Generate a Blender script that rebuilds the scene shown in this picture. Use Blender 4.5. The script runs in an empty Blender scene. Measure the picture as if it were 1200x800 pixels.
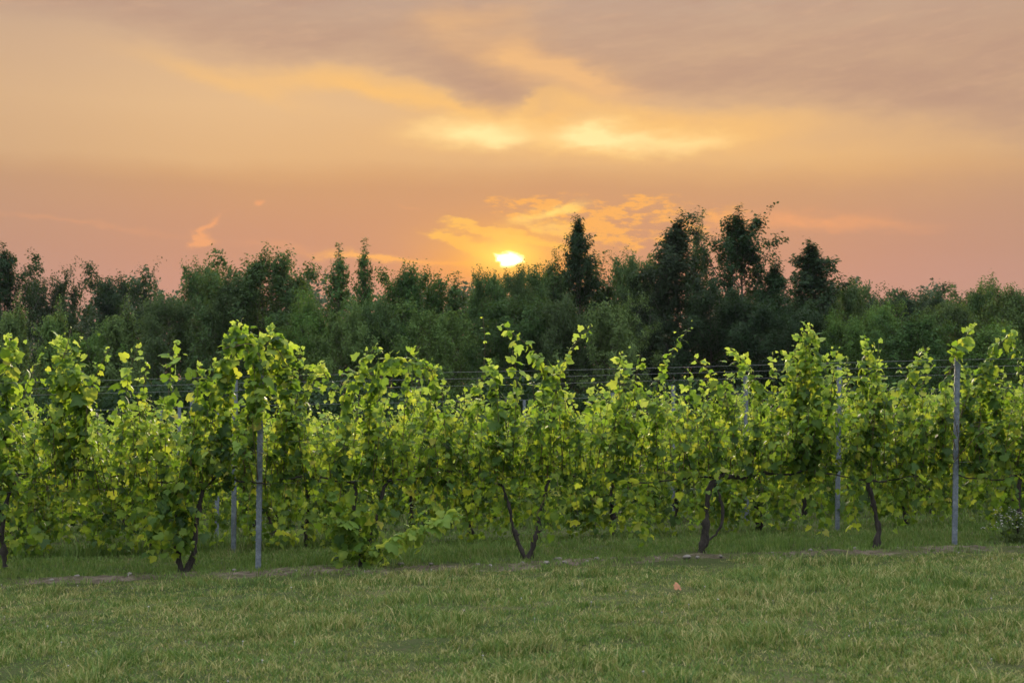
import bpy, math
import numpy as np
from mathutils import Vector

SC = bpy.context.scene
COL = SC.collection
R = math.radians
rng = np.random.default_rng(7)

# ------------------------------------------------------------------ camera
PITCH = math.atan(87 / 1667)
EYE = np.array([0.0, 0.0, 1.5])
cam_d = bpy.data.cameras.new("camera")
cam_d.lens = 50.0
cam_d.sensor_width = 36.0
cam_d.clip_end = 4000
cam_d.dof.use_dof = True
cam_d.dof.focus_distance = 14.9
cam_d.dof.aperture_fstop = 4.0
cam = bpy.data.objects.new("camera", cam_d)
COL.objects.link(cam)
cam.location = EYE
cam.rotation_euler = (math.pi / 2 + PITCH, 0, 0)
SC.camera = cam


def ray(px, py):
    """Direction of a point of the photograph (1200 x 800)."""
    dx, dy, c, s = px - 600.0, 400.0 - py, math.cos(PITCH), math.sin(PITCH)
    return np.array([dx, 1667 * c - dy * s, 1667 * s + dy * c])


def sky_xy(px, py):
    d = ray(px, py)
    return d[0] / d[1], d[2] / d[1]


# ------------------------------------------------------------------ light
SUN_EL, SUN_AZ = R(10.0), R(-0.2)
SUN_STRENGTH = 5.0
sd = Vector((math.sin(SUN_AZ) * math.cos(SUN_EL), math.cos(SUN_AZ) * math.cos(SUN_EL), math.sin(SUN_EL)))
sun_d = bpy.data.lights.new("sun", 'SUN')
sun_d.energy = SUN_STRENGTH
sun_d.angle = R(10)
sun_d.color = (1.0, 0.83, 0.58)
sun = bpy.data.objects.new("sun", sun_d)
COL.objects.link(sun)
sun.rotation_euler = (-sd).to_track_quat('-Z', 'Y').to_euler()
sun.location = (0, 40, 30)

SC.view_settings.view_transform = 'Standard'
SC.view_settings.look = 'None'
SC.view_settings.exposure = 0.5
SC.view_settings.gamma = 1.0
SC.view_settings.use_curve_mapping = False
SC.cycles.max_bounces = 8
SC.cycles.transmission_bounces = 6
SC.cycles.diffuse_bounces = 4


def lin(r, g=None, b=None):
    if g is None:
        r, g, b = r
    f = lambda v: (v / 255 / 12.92) if v / 255 <= 0.04045 else ((v / 255 + 0.055) / 1.055) ** 2.4
    return (f(r), f(g), f(b), 1.0)


class NT:
    """Small helper to write node trees as expressions."""

    def __init__(self, tree):
        self.t = tree
        tree.nodes.clear()

    def n(self, typ, **kw):
        nd = self.t.nodes.new(typ)
        for k, v in kw.items():
            setattr(nd, k, v)
        return nd

    def put(self, sock, v):
        if isinstance(v, bpy.types.NodeSocket):
            self.t.links.new(v, sock)
        elif v is not None:
            if hasattr(sock.default_value, '__len__') and not hasattr(v, '__len__'):
                v = [v] * len(sock.default_value)
            sock.default_value = v

    def m(self, op, a, b=None, c=None, clamp=False):
        nd = self.n('ShaderNodeMath', operation=op, use_clamp=clamp)
        for i, v in enumerate((a, b, c)):
            if v is not None:
                self.put(nd.inputs[i], v)
        return nd.outputs[0]

    def add(self, a, b): return self.m('ADD', a, b)
    def sub(self, a, b): return self.m('SUBTRACT', a, b)
    def mul(self, a, b): return self.m('MULTIPLY', a, b)

    def smooth(self, v, a, b):
        nd = self.n('ShaderNodeMapRange', interpolation_type='SMOOTHSTEP', clamp=True)
        self.put(nd.inputs[0], v)
        nd.inputs[1].default_value, nd.inputs[2].default_value = a, b
        nd.inputs[3].default_value, nd.inputs[4].default_value = 0, 1
        return nd.outputs[0]

    def mix(self, f, a, b, blend='MIX'):
        nd = self.n('ShaderNodeMix', data_type='RGBA', blend_type=blend)
        nd.clamp_factor = True
        self.put(nd.inputs[0], f)
        self.put(nd.inputs[6], a)
        self.put(nd.inputs[7], b)
        return nd.outputs[2]

    def ramp(self, f, stops, interp='LINEAR'):
        nd = self.n('ShaderNodeValToRGB')
        cr = nd.color_ramp
        cr.interpolation = interp
        while len(cr.elements) > 1:
            cr.elements.remove(cr.elements[-1])
        cr.elements[0].position, cr.elements[0].color = stops[0]
        for p, c in stops[1:]:
            e = cr.elements.new(p)
            e.color = c
        self.put(nd.inputs[0], f)
        return nd.outputs[0]

    def noise(self, vec, scale, detail=4, rough=0.55, out=0, dist=0.0):
        nd = self.n('ShaderNodeTexNoise')
        self.put(nd.inputs['Vector'], vec)
        nd.inputs['Scale'].default_value = scale
        nd.inputs['Detail'].default_value = detail
        nd.inputs['Roughness'].default_value = rough
        nd.inputs['Distortion'].default_value = dist
        return nd.outputs[out]

    def xyz(self, x, y, z=0.0):
        nd = self.n('ShaderNodeCombineXYZ')
        for i, v in enumerate((x, y, z)):
            self.put(nd.inputs[i], v)
        return nd.outputs[0]

    def sep(self, v):
        nd = self.n('ShaderNodeSeparateXYZ')
        self.put(nd.inputs[0], v)
        return nd.outputs


# ------------------------------------------------------------------ sky
def c_(*a): return (*a, 1.0)


def make_world():
    w = bpy.data.worlds.new("World")
    SC.world = w
    w.use_nodes = True
    N = NT(w.node_tree)
    tc = N.n('ShaderNodeTexCoord')
    x, y, z = N.sep(tc.outputs['Generated'])[:3]
    yc = N.m('MAXIMUM', y, 0.05)
    A = N.m('DIVIDE', x, yc)                       # tangent of the azimuth
    hyp = N.m('SQRT', N.add(N.mul(x, x), N.mul(y, y)))
    E = N.m('DIVIDE', z, N.m('MAXIMUM', hyp, 0.02))  # tangent of the elevation

    # wind-drawn warping of all clouds
    P0 = N.xyz(N.mul(A, 6.0), N.mul(E, 16.0))
    wn = N.sep(N.noise(P0, 1.6, 6, 0.6, out=1))
    P1 = N.xyz(N.mul(A, 26.0), N.mul(E, 60.0), 3.0)
    wf = N.sep(N.noise(P1, 1.4, 5, 0.62, out=1))
    Aw = N.add(A, N.add(N.mul(N.sub(wn[0], 0.5), 0.055), N.mul(N.sub(wf[0], 0.5), 0.030)))
    Ew = N.add(E, N.add(N.mul(N.sub(wn[1], 0.5), 0.028), N.mul(N.sub(wf[1], 0.5), 0.013)))

    def gauss(px, py, sx, sy, ang=0.0, raw=False):
        a0, e0 = sky_xy(px, py)
        sx, sy = sx / 1667, sy / 1667
        da, de = N.sub(A if raw else Aw, a0), N.sub(E if raw else Ew, e0)
        c, s = math.cos(R(ang)), math.sin(R(ang))
        p = N.add(N.mul(da, c / sx), N.mul(de, s / sx))
        q = N.add(N.mul(da, -s / sy), N.mul(de, c / sy))
        r2 = N.add(N.mul(p, p), N.mul(q, q))
        return N.m('EXPONENT', N.mul(r2, -0.5))

    def gsum(items, raw=False):
        tot = None
        for it in items:
            k = it[5] if len(it) > 5 else 1.0
            g = N.mul(gauss(*it[:5], raw=raw), k)
            tot = g if tot is None else N.add(tot, g)
        return tot

    # clear evening gradient
    ys = [(560, (190, 142, 126)), (330, (205, 148, 126)), (300, (204, 148, 120)), (262, (206, 152, 117)),
          (222, (209, 158, 115)), (207, (217, 167, 118)), (190, (227, 180, 128)), (130, (232, 188, 138)),
          (70, (223, 183, 142)), (0, (200, 171, 147)), (-150, (176, 160, 150)), (-500, (150, 152, 160))]
    Emin, Emax = -0.05, 0.62
    Ev = N.add(E, N.mul(N.sub(wn[2], 0.5), 0.016))
    fac = N.m('DIVIDE', N.sub(Ev, Emin), Emax - Emin, clamp=True)
    stops = []
    for py, c in ys:
        e = sky_xy(600, py)[1]
        stops.append((min(1, max(0, (e - Emin) / (Emax - Emin))), lin(c)))
    base = N.ramp(fac, stops)
    # it dims away from the sun
    side = N.smooth(N.m('ABSOLUTE', A), 0.16, 0.42)
    base = N.mix(N.mul(side, 0.34), base, lin(176, 146, 128))
    # broad warm aureole
    base = N.mix(N.mul(gsum([(595, 290, 260, 90, 0, 1.0)], True), 0.24), base, lin(240, 164, 94))

    # the grey upper deck, its lower edge hanging down towards the middle
    curve = N.n('ShaderNodeFloatCurve')
    cm = curve.mapping.curves[0]
    pts = [(-200, 20), (0, 48), (150, 66), (280, 96), (420, 92), (500, 108), (555, 140), (590, 142), (640, 112),
           (700, 128), (790, 148), (900, 142), (1000, 150), (1100, 172), (1200, 196), (1400, 230)]
    pp = [((px + 300) / 1800, 1 - py / 400) for px, py in pts]
    cm.points[0].location = pp[0]
    cm.points[1].location = pp[-1]
    for p in pp[1:-1]:
        cm.points.new(*p)
    curve.mapping.update()
    a0 = sky_xy(-300, 400)[0]
    a1 = sky_xy(1500, 400)[0]
    N.put(curve.inputs['Value'], N.m('DIVIDE', N.sub(Aw, a0), a1 - a0, clamp=True))
    e400, e0 = sky_xy(600, 400)[1], sky_xy(600, 0)[1]
    edge = N.add(N.mul(curve.outputs[0], e0 - e400), e400)
    h = N.sub(Ew, edge)                             # height above the deck's edge
    deck = N.smooth(h, -0.004, 0.024)
    streak = N.noise(N.xyz(N.mul(A, 5.0), N.mul(E, 34.0), 1.0), 1.5, 7, 0.6)
    streak2 = N.noise(N.xyz(N.add(N.mul(A, 9.0), N.mul(E, 20.0)), N.add(N.mul(E, 46.0), N.mul(A, -8.0)), 5.0), 1.3, 7, 0.62)
    dens = N.mul(deck, N.add(0.34, N.mul(N.smooth(streak2, 0.30, 0.70), 0.34)))
    sky = N.mix(dens, base, lin(190, 152, 130))
    core = gsum([(572, 108, 34, 28, 0, 0.30), (540, 60, 60, 45, 0, 0.30), (640, 110, 60, 18, 10, 0.35),
                 (830, 95, 180, 38, -4, 0.45), (330, 40, 220, 26, -6, 0.40), (1130, 110, 120, 50, 0, 0.5)])
    sky = N.mix(N.mul(core, N.add(0.30, N.mul(streak2, 0.5))), sky, lin(176, 138, 120))
    wisp = N.noise(N.xyz(N.add(N.mul(A, 16.0), N.mul(E, 26.0)), N.add(N.mul(E, 90.0), N.mul(A, -18.0)), 12.0), 1.2, 8, 0.65)
    sky = N.mix(N.mul(deck, N.mul(N.smooth(wisp, 0.50, 0.75), 0.34)), sky, lin(222, 178, 142))
    # lit streaks inside the deck
    lit = gsum([(650, 86, 70, 14, -20, 0.8), (608, 62, 24, 26, 20, 0.5), (700, 104, 40, 9, -24, 0.6), (560, 20, 50, 10, 10, 0.45), (530, 30, 26, 20, -40, 0.3)])
    sky = N.mix(N.mul(lit, N.add(0.4, streak)), sky, lin(240, 186, 128))
    # glowing rim below the deck
    rim = gsum([(470, 112, 70, 8, -10, 0.75), (380, 104, 60, 7, -4, 0.45), (270, 104, 60, 7, -14, 0.4), (560, 152, 50, 13, 0, 0.95),
                (690, 158, 40, 11, 0, 0.9), (765, 164, 70, 12, -4, 0.7), (870, 156, 60, 10, 6, 0.5), (640, 140, 40, 10, 20, 0.6),
                (610, 168, 120, 16, 0, 0.35), (960, 190, 200, 20, -4, 0.30)])
    sky = N.mix(rim, sky, lin(250, 193, 118))
    band = N.mul(N.smooth(h, -0.020, -0.001), N.sub(1.0, N.smooth(h, 0.000, 0.010)))
    band = N.mul(band, gsum([(575, 140, 230, 50, 0, 0.85)], True))
    sky = N.mix(N.mul(band, N.add(0.45, N.mul(streak, 0.8))), sky, lin(253, 196, 118))
    hot = gsum([(554, 156, 38, 10, 0, 1.0), (590, 168, 24, 6, 0, 0.6), (686, 158, 28, 9, 0, 1.0), (745, 168, 40, 7, -6, 0.7), (816, 168, 24, 6, 5, 0.5)])
    sky = N.mix(hot, sky, (1.16, 0.83, 0.36, 1))

    # ragged low clouds about the sun
    rag = N.noise(N.xyz(N.add(N.mul(A, 46.0), N.mul(E, -40.0)), N.add(N.mul(E, 150.0), N.mul(A, 16.0)), 9.0), 1.15, 8, 0.66)
    puffs = gsum([(640, 248, 26, 10, 12, 1.0), (668, 264, 46, 13, -10, 0.9), (706, 252, 34, 13, 0, 0.9), (752, 244, 40, 10, 6, 0.95),
                  (800, 262, 60, 12, 0, 0.7), (730, 282, 80, 8, 0, 0.7), (575, 243, 14, 5, 0, 0.7), (600, 250, 14, 5, 0, 0.6), (850, 250, 40, 10, 0, 0.4)])
    pm = N.smooth(N.mul(puffs, N.add(0.0, N.mul(N.smooth(rag, 0.36, 0.72), 1.4))), 0.16, 1.05)
    sky = N.mix(N.mul(pm, 0.92), sky, (0.99, 0.455, 0.11, 1))
    low = gsum([(510, 273, 22, 4.0, -8, 1.2), (534, 281, 22, 4, -28, 1.1), (560, 290, 26, 6, -34, 1.2), (570, 268, 32, 3.2, -12, 1.2), (612, 276, 40, 4, -13, 1.2),
                (640, 262, 26, 4, -16, 1.1), (632, 284, 26, 4, -10, 0.8), (655, 250, 20, 4, 10, 0.9)])
    lowm = N.smooth(N.mul(low, N.add(0.35, N.mul(N.smooth(rag, 0.28, 0.7), 1.0))), 0.28, 1.0)
    sky = N.mix(lowm, sky, (1.0, 0.53, 0.12, 1))
    lhot = gsum([(655, 250, 16, 3, 12, 0.9), (628, 258, 24, 3.5, 8, 0.9), (606, 277, 26, 3, -12, 1.0), (640, 270, 20, 3, -15, 0.9), (562, 292, 16, 4, -32, 1.0)])
    sky = N.mix(N.mul(lhot, N.add(0.2, rag)), sky, (1.15, 0.74, 0.20, 1))
    faint = gsum([(940, 262, 60, 12, 8, 0.6), (1000, 268, 40, 8, 0, 0.5), (1085, 272, 40, 8, 0, 0.35), (860, 258, 50, 10, 0, 0.5), (245, 268, 20, 3.5, 38, 1.0), (232, 282, 16, 3, 15, 0.8),
                  (304, 237, 7, 3.2, 0, 1.0), (482, 242, 12, 3, -30, 0.5), (90, 272, 120, 4, -3, 0.45), (345, 290, 50, 7, -12, 0.45)])
    sky = N.mix(N.smooth(N.mul(faint, N.add(0.3, N.mul(rag, 1.2))), 0.1, 1.1), sky, lin(240, 166, 112))
    line = gsum([(470, 303, 46, 3.2, -3, 1.0), (545, 308, 24, 3.0, 0, 0.7), (420, 300, 30, 2.6, -3, 0.7)])
    sky = N.mix(N.mul(line, 0.9), sky, (1.0, 0.47, 0.13, 1))
    # aureole and sun, reddening towards the horizon
    sky = N.mix(gsum([(598, 318, 70, 13, 0, 0.75)], True), sky, (1.0, 0.30, 0.05, 1))
    sky = N.mix(gsum([(594, 298, 66, 28, 0, 0.85)], True), sky, (1.05, 0.47, 0.08, 1))
    sky = N.mix(gsum([(594, 300, 25, 13, 0, 1.0)], True), sky, (1.4, 0.80, 0.13, 1))
    dsun = gsum([(594, 300, 13, 8.5, 0, 1.0), (580, 294, 10, 3, -20, 0.25)])
    sky = N.mix(N.smooth(dsun, 0.22, 0.85), sky, (6.0, 4.6, 1.9, 1))

    bg_clouds = N.n('ShaderNodeBackground')
    N.put(bg_clouds.inputs[0], sky)
    bg_clouds.inputs[1].default_value = 0.707
    nish = N.n('ShaderNodeTexSky', sky_type='NISHITA')
    nish.sun_disc = False
    nish.sun_elevation = SUN_EL
    nish.sun_rotation = SUN_AZ
    nish.air_density = 1.3
    nish.dust_density = 2.0
    # unseen sky overhead and behind the camera, brightened as an added fill light
    thin = N.ramp(N.smooth(z, -0.05, 0.9), [(0, c_(5.0, 5.3, 6.0)), (0.35, c_(13, 13.4, 14.4)), (0.6, c_(30, 30.5, 31.5)), (1, c_(46, 46.5, 47.5))])
    fill_sky = N.mix(0.5, nish.outputs[0], thin)
    bg_sky = N.n('ShaderNodeBackground')
    N.put(bg_sky.inputs[0], fill_sky)
    bg_sky.inputs[1].default_value = 0.078
    f = N.mul(N.smooth(y, -0.05, 0.55), N.sub(1.0, N.smooth(z, 0.32, 0.75)))
    ms = N.n('ShaderNodeMixShader')
    N.put(ms.inputs[0], f)
    w.node_tree.links.new(bg_sky.outputs[0], ms.inputs[1])
    w.node_tree.links.new(bg_clouds.outputs[0], ms.inputs[2])
    out = N.n('ShaderNodeOutputWorld')
    w.node_tree.links.new(ms.outputs[0], out.inputs[0])
    w.cycles.sampling_method = 'MANUAL'
    w.cycles.sample_map_resolution = 1024


make_world()


# ------------------------------------------------------------------ terrain numbers
def ground(x, y):
    x = np.asarray(x, float)
    y = np.asarray(y, float)
    t = np.clip((y - 17) / 10.0, 0, 1)
    return 0.027 * 20 * np.tanh(x / 20) - 0.18 * t * t * (3 - 2 * t)


SLOPE = 0.096                                     # the rows run a little away from the camera
ROWS = 7
row_dir = np.array([1, SLOPE, 0]) / math.hypot(1, SLOPE)
row_nrm = np.array([-row_dir[1], row_dir[0], 0])


def row_y(n, x):
    return 14.75 + 2.45 * (n - 1) + SLOPE * x


def at_row(px, py, n=1, off=0.0):
    d = ray(px, py)
    t = (14.75 + 2.45 * (n - 1) + off) / (d[1] - SLOPE * d[0])
    return EYE + d * t


def row_x(px, n):
    u = (px - 600) / 1667.0
    D = 14.75 + 2.45 * (n - 1)
    return u * D / (1 - SLOPE * u)


# ------------------------------------------------------------------ mesh helpers
def build_mesh(name, verts, groups, mats, smooth=True):
    """groups: [(faces array (N,k), material index)]"""
    me = bpy.data.meshes.new(name)
    verts = np.ascontiguousarray(verts, dtype=np.float32)
    groups = [(np.asarray(f, dtype=np.int32), m) for f, m in groups if len(f)]
    nl = sum(f.size for f, _ in groups)
    npol = sum(len(f) for f, _ in groups)
    me.vertices.add(len(verts))
    me.vertices.foreach_set('co', verts.ravel())
    me.loops.add(nl)
    me.polygons.add(npol)
    li = np.concatenate([f.ravel() for f, _ in groups])
    tot = np.concatenate([np.full(len(f), f.shape[1], np.int32) for f, _ in groups])
    start = np.concatenate([[0], np.cumsum(tot)[:-1]]).astype(np.int32)
    mi = np.concatenate([np.full(len(f), m, np.int32) for f, m in groups])
    me.loops.foreach_set('vertex_index', li)
    me.polygons.foreach_set('loop_start', start)
    me.polygons.foreach_set('loop_total', tot)
    me.polygons.foreach_set('material_index', mi)
    me.polygons.foreach_set('use_smooth', np.full(npol, smooth))
    for m in mats:
        me.materials.append(m)
    me.update(calc_edges=True)
    return me


def link(name, me, parent=None, loc=None):
    o = bpy.data.objects.new(name, me)
    COL.objects.link(o)
    if parent is not None:
        o.parent = parent
    if loc is not None:
        o.location = loc
    return o


def tag(o, label=None, cat=None, group=None, kind=None):
    if label:
        o['label'] = label
    if cat:
        o['category'] = cat
    if group:
        o['group'] = group
    if kind:
        o['kind'] = kind
    return o


def thing(name, loc, label, cat, group=None):
    o = bpy.data.objects.new(name, None)
    o.empty_display_size = 0.2
    COL.objects.link(o)
    o.location = loc
    return tag(o, label, cat, group)


def copy_thing(src, loc, rotz=0.0, scale=None, label=None):
    """A thing with copies of its parts (mesh data shared)."""
    r = src.copy()
    COL.objects.link(r)
    r.location = loc
    r.rotation_euler = (0, 0, rotz)
    if scale is not None:
        r.scale = scale
    if label:
        r['label'] = label
    for ch in list(src.children):
        c = ch.copy()
        COL.objects.link(c)
        c.parent = r
    return r


class Soup:
    """Collects pieces of one mesh."""

    def __init__(self):
        self.v, self.f, self.n = [], [], 0

    def add(self, v, f, mat=0):
        self.v.append(np.asarray(v, float))
        self.f.append((np.asarray(f, np.int64) + self.n, mat))
        self.n += len(v)

    def tube(self, pts, rad, sides=6, mat=0, rough=0.0, cap=True, rg=None):
        pts = np.asarray(pts, float)
        k = len(pts)
        rad = np.broadcast_to(np.asarray(rad, float), (k,))
        tan = np.gradient(pts, axis=0)
        tan /= np.linalg.norm(tan, axis=1)[:, None] + 1e-9
        ref = np.array([0.0, 0, 1]) if abs(tan[0][2]) < 0.9 else np.array([1.0, 0, 0])
        a = np.cross(tan, ref)
        a /= np.linalg.norm(a, axis=1)[:, None] + 1e-9
        for i in range(1, k):
            if a[i] @ a[i - 1] < 0:
                a[i] = -a[i]
        b = np.cross(tan, a)
        an = np.arange(sides) * 2 * math.pi / sides
        rr = np.repeat(rad[:, None], sides, 1)
        if rough:
            rr = rr * (1 + rough * (rg or rng).normal(size=rr.shape))
        v = pts[:, None] + rr[..., None] * (np.cos(an)[None, :, None] * a[:, None] + np.sin(an)[None, :, None] * b[:, None])
        v = v.reshape(-1, 3)
        i = np.arange(k - 1)[:, None] * sides
        j = np.arange(sides)[None]
        j2 = (j + 1) % sides
        f = np.stack([i + j, i + j2, i + sides + j2, i + sides + j], -1).reshape(-1, 4)
        self.add(v, f, mat)
        if cap:
            self.v.append(pts[-1][None] + tan[-1][None] * rad[-1] * 0.5)
            tip = self.n
            self.n += 1
            base = tip - sides
            self.f.append((np.array([[base + q, base + (q + 1) % sides, tip] for q in range(sides)]), mat))

    def mesh(self, name, mats, smooth=True):
        by = {}
        for f, m in self.f:
            by.setdefault((f.shape[1], m), []).append(f)
        return build_mesh(name, np.concatenate(self.v), [(np.concatenate(fs), k[1]) for k, fs in by.items()], mats, smooth)


def resample(pts, step):
    pts = np.asarray(pts, float)
    seg = np.linalg.norm(np.diff(pts, axis=0), axis=1)
    s = np.concatenate([[0], np.cumsum(seg)])
    n = max(2, int(s[-1] / step) + 1)
    t = np.linspace(0, s[-1], n)
    return np.stack([np.interp(t, s, pts[:, i]) for i in range(3)], 1)


def smooth_line(pts, step, it=2):
    p = resample(pts, step)
    for _ in range(it):
        q = p.copy()
        q[1:-1] = (p[:-2] + 2 * p[1:-1] + p[2:]) / 4
        p = q
    return p


def norm(v):
    return v / (np.linalg.norm(v, axis=-1, keepdims=True) + 1e-9)


# ------------------------------------------------------------------ materials
def new_mat(name):
    m = bpy.data.materials.new(name)
    m.use_nodes = True
    return m, NT(m.node_tree)


def finish(m, N, shader):
    o = N.n('ShaderNodeOutputMaterial')
    m.node_tree.links.new(shader, o.inputs[0])
    return m


def leaf_mat(name, front, trans, tmix, rough=0.5, spec=0.2, per_obj=0.0, patch=None):
    """front / trans: colour stops over a random value per leaf."""
    m, N = new_mat(name)
    geo = N.n('ShaderNodeNewGeometry')
    rnd = geo.outputs['Random Per Island']
    f = N.ramp(rnd, front)
    t = N.ramp(rnd, trans)
    if patch:                                       # darker / older and fresher patches of foliage
        tc = N.n('ShaderNodeTexCoord')
        n = N.smooth(N.noise(tc.outputs['Object'], patch[0], 3), 0.35, 0.65)
        f = N.mix(N.mul(n, patch[2]), f, patch[1])
    if per_obj:
        oi = N.n('ShaderNodeObjectInfo')
        hsv = N.n('ShaderNodeHueSaturation')
        N.put(hsv.inputs['Hue'], N.add(0.5, N.mul(N.sub(oi.outputs['Random'], 0.5), 0.05 * per_obj)))
        N.put(hsv.inputs['Saturation'], N.add(0.88, N.mul(oi.outputs['Random'], 0.2)))
        r2 = N.m('FRACT', N.mul(oi.outputs['Random'], 7.31))
        N.put(hsv.inputs['Value'], N.add(1.0 - 0.35 * per_obj, N.mul(r2, 0.7 * per_obj)))
        N.put(hsv.inputs['Color'], f)
        f = hsv.outputs[0]
    p = N.n('ShaderNodeBsdfPrincipled')
    N.put(p.inputs['Base Color'], f)
    p.inputs['Roughness'].default_value = rough
    p.inputs['Specular IOR Level'].default_value = spec
    tr = N.n('ShaderNodeBsdfTranslucent')
    N.put(tr.inputs[0], t)
    ms = N.n('ShaderNodeMixShader')
    ms.inputs[0].default_value = tmix
    m.node_tree.links.new(p.outputs[0], ms.inputs[1])
    m.node_tree.links.new(tr.outputs[0], ms.inputs[2])
    return finish(m, N, ms.outputs[0])


def c4(r, g, b): return (r, g, b, 1.0)


M = {}
M['vine_leaf'] = leaf_mat('vine_leaf',
    [(0, c4(.020, .050, .014)), (.4, c4(.045, .098, .019)), (.75, c4(.092, .160, .026)), (.97, c4(.15, .215, .034)), (.994, c4(.23, .22, .05))],
    [(0, c4(.09, .16, .014)), (.4, c4(.22, .37, .026)), (.8, c4(.39, .50, .04)), (1, c4(.53, .57, .055))], 0.5, 0.58, 0.26)
M['vine_tip_and_lit'] = leaf_mat('vine_tip_and_lit',  # young tip leaves; also the painted brightness of low shaded shoots
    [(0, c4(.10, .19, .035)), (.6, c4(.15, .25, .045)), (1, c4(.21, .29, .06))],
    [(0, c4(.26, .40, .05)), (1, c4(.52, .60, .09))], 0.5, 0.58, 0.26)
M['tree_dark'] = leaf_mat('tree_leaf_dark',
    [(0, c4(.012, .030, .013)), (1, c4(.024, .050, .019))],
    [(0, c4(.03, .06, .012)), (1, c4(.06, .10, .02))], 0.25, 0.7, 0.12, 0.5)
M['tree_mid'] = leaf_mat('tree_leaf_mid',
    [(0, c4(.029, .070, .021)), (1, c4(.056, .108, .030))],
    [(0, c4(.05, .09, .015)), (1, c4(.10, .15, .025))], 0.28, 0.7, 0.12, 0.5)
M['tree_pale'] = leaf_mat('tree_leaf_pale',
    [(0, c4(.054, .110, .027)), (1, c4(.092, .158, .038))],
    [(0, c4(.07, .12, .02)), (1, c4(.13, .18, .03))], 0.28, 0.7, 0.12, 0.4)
M['far_leaf'] = leaf_mat('far_leaf', [(0, c4(.035, .06, .03)), (1, c4(.06, .09, .045))], [(0, c4(.04, .06, .02)), (1, c4(.06, .09, .03))], 0.2, 0.7, 0.1)


def bark(name, c0, c1, scale, rough=0.9):
    m, N = new_mat(name)
    tc = N.n('ShaderNodeTexCoord')
    mp = N.n('ShaderNodeMapping')
    mp.inputs['Scale'].default_value = (1, 1, 0.25)
    m.node_tree.links.new(tc.outputs['Object'], mp.inputs[0])
    n = N.noise(mp.outputs[0], scale, 6, 0.65)
    p = N.n('ShaderNodeBsdfPrincipled')
    N.put(p.inputs['Base Color'], N.ramp(n, [(0.3, c0), (0.7, c1)]))
    p.inputs['Roughness'].default_value = rough
    b = N.n('ShaderNodeBump')
    b.inputs['Strength'].default_value = 0.9
    b.inputs['Distance'].default_value = 0.012
    N.put(b.inputs['Height'], n)
    m.node_tree.links.new(b.outputs[0], p.inputs['Normal'])
    return finish(m, N, p.outputs[0])


M['vine_bark'] = bark('vine_bark', c4(.006, .005, .0045), c4(.045, .036, .031), 60)
M['cane'] = bark('cane', c4(.05, .028, .018), c4(.12, .08, .035), 40, 0.6)
M['tree_bark'] = bark('tree_bark', c4(.035, .03, .025), c4(.10, .085, .07), 10)


def steel():
    m, N = new_mat('galvanised_steel')
    tc = N.n('ShaderNodeTexCoord')
    n = N.noise(tc.outputs['Object'], 35, 5, 0.6)
    p = N.n('ShaderNodeBsdfPrincipled')
    N.put(p.inputs['Base Color'], N.ramp(n, [(0.3, c4(.07, .088, .11)), (0.5, c4(.12, .145, .18)), (0.7, c4(.21, .24, .28))]))
    p.inputs['Metallic'].default_value = 0.35
    N.put(p.inputs['Roughness'], N.add(0.42, N.mul(n, 0.3)))
    return finish(m, N, p.outputs[0])


M['steel'] = steel()


def wire_mat():
    m, N = new_mat('wire')
    p = N.n('ShaderNodeBsdfPrincipled')
    p.inputs['Base Color'].default_value = c4(.14, .145, .15)
    p.inputs['Metallic'].default_value = 0.6
    p.inputs['Roughness'].default_value = 0.4
    return finish(m, N, p.outputs[0])


M['wire'] = wire_mat()


def ground_mat():
    m, N = new_mat('ground')
    tc = N.n('ShaderNodeTexCoord')
    P = tc.outputs['Object']
    big = N.noise(P, 0.55, 5, 0.6)
    fine = N.noise(P, 14, 6, 0.7)
    c = N.ramp(big, [(0.3, c4(.025, .042, .012)), (0.5, c4(.045, .06, .018)), (0.7, c4(.075, .075, .032))])
    c = N.mix(N.smooth(fine, 0.5, 0.8), c, c4(.075, .06, .04))
    p = N.n('ShaderNodeBsdfPrincipled')
    N.put(p.inputs['Base Color'], c)
    p.inputs['Roughness'].default_value = 1.0
    p.inputs['Specular IOR Level'].default_value = 0.1
    b = N.n('ShaderNodeBump')
    b.inputs['Strength'].default_value = 1.0
    b.inputs['Distance'].default_value = 0.04
    N.put(b.inputs['Height'], fine)
    m.node_tree.links.new(b.outputs[0], p.inputs['Normal'])
    return finish(m, N, p.outputs[0])


def soil_mat():
    m, N = new_mat('soil')
    tc = N.n('ShaderNodeTexCoord')
    P = tc.outputs['Object']
    n = N.noise(P, 9, 7, 0.7)
    g = N.noise(P, 2.2, 4, 0.6)
    c = N.ramp(n, [(0.3, c4(.035, .029, .022)), (0.5, c4(.10, .082, .062)), (0.72, c4(.20, .17, .14))])
    c = N.mix(N.smooth(g, 0.44, 0.60), c, c4(.055, .065, .025))
    p = N.n('ShaderNodeBsdfPrincipled')
    N.put(p.inputs['Base Color'], c)
    p.inputs['Roughness'].default_value = 1.0
    p.inputs['Specular IOR Level'].default_value = 0.1
    b = N.n('ShaderNodeBump')
    b.inputs['Strength'].default_value = 1.0
    b.inputs['Distance'].default_value = 0.05
    N.put(b.inputs['Height'], n)
    m.node_tree.links.new(b.outputs[0], p.inputs['Normal'])
    return finish(m, N, p.outputs[0])


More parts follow.
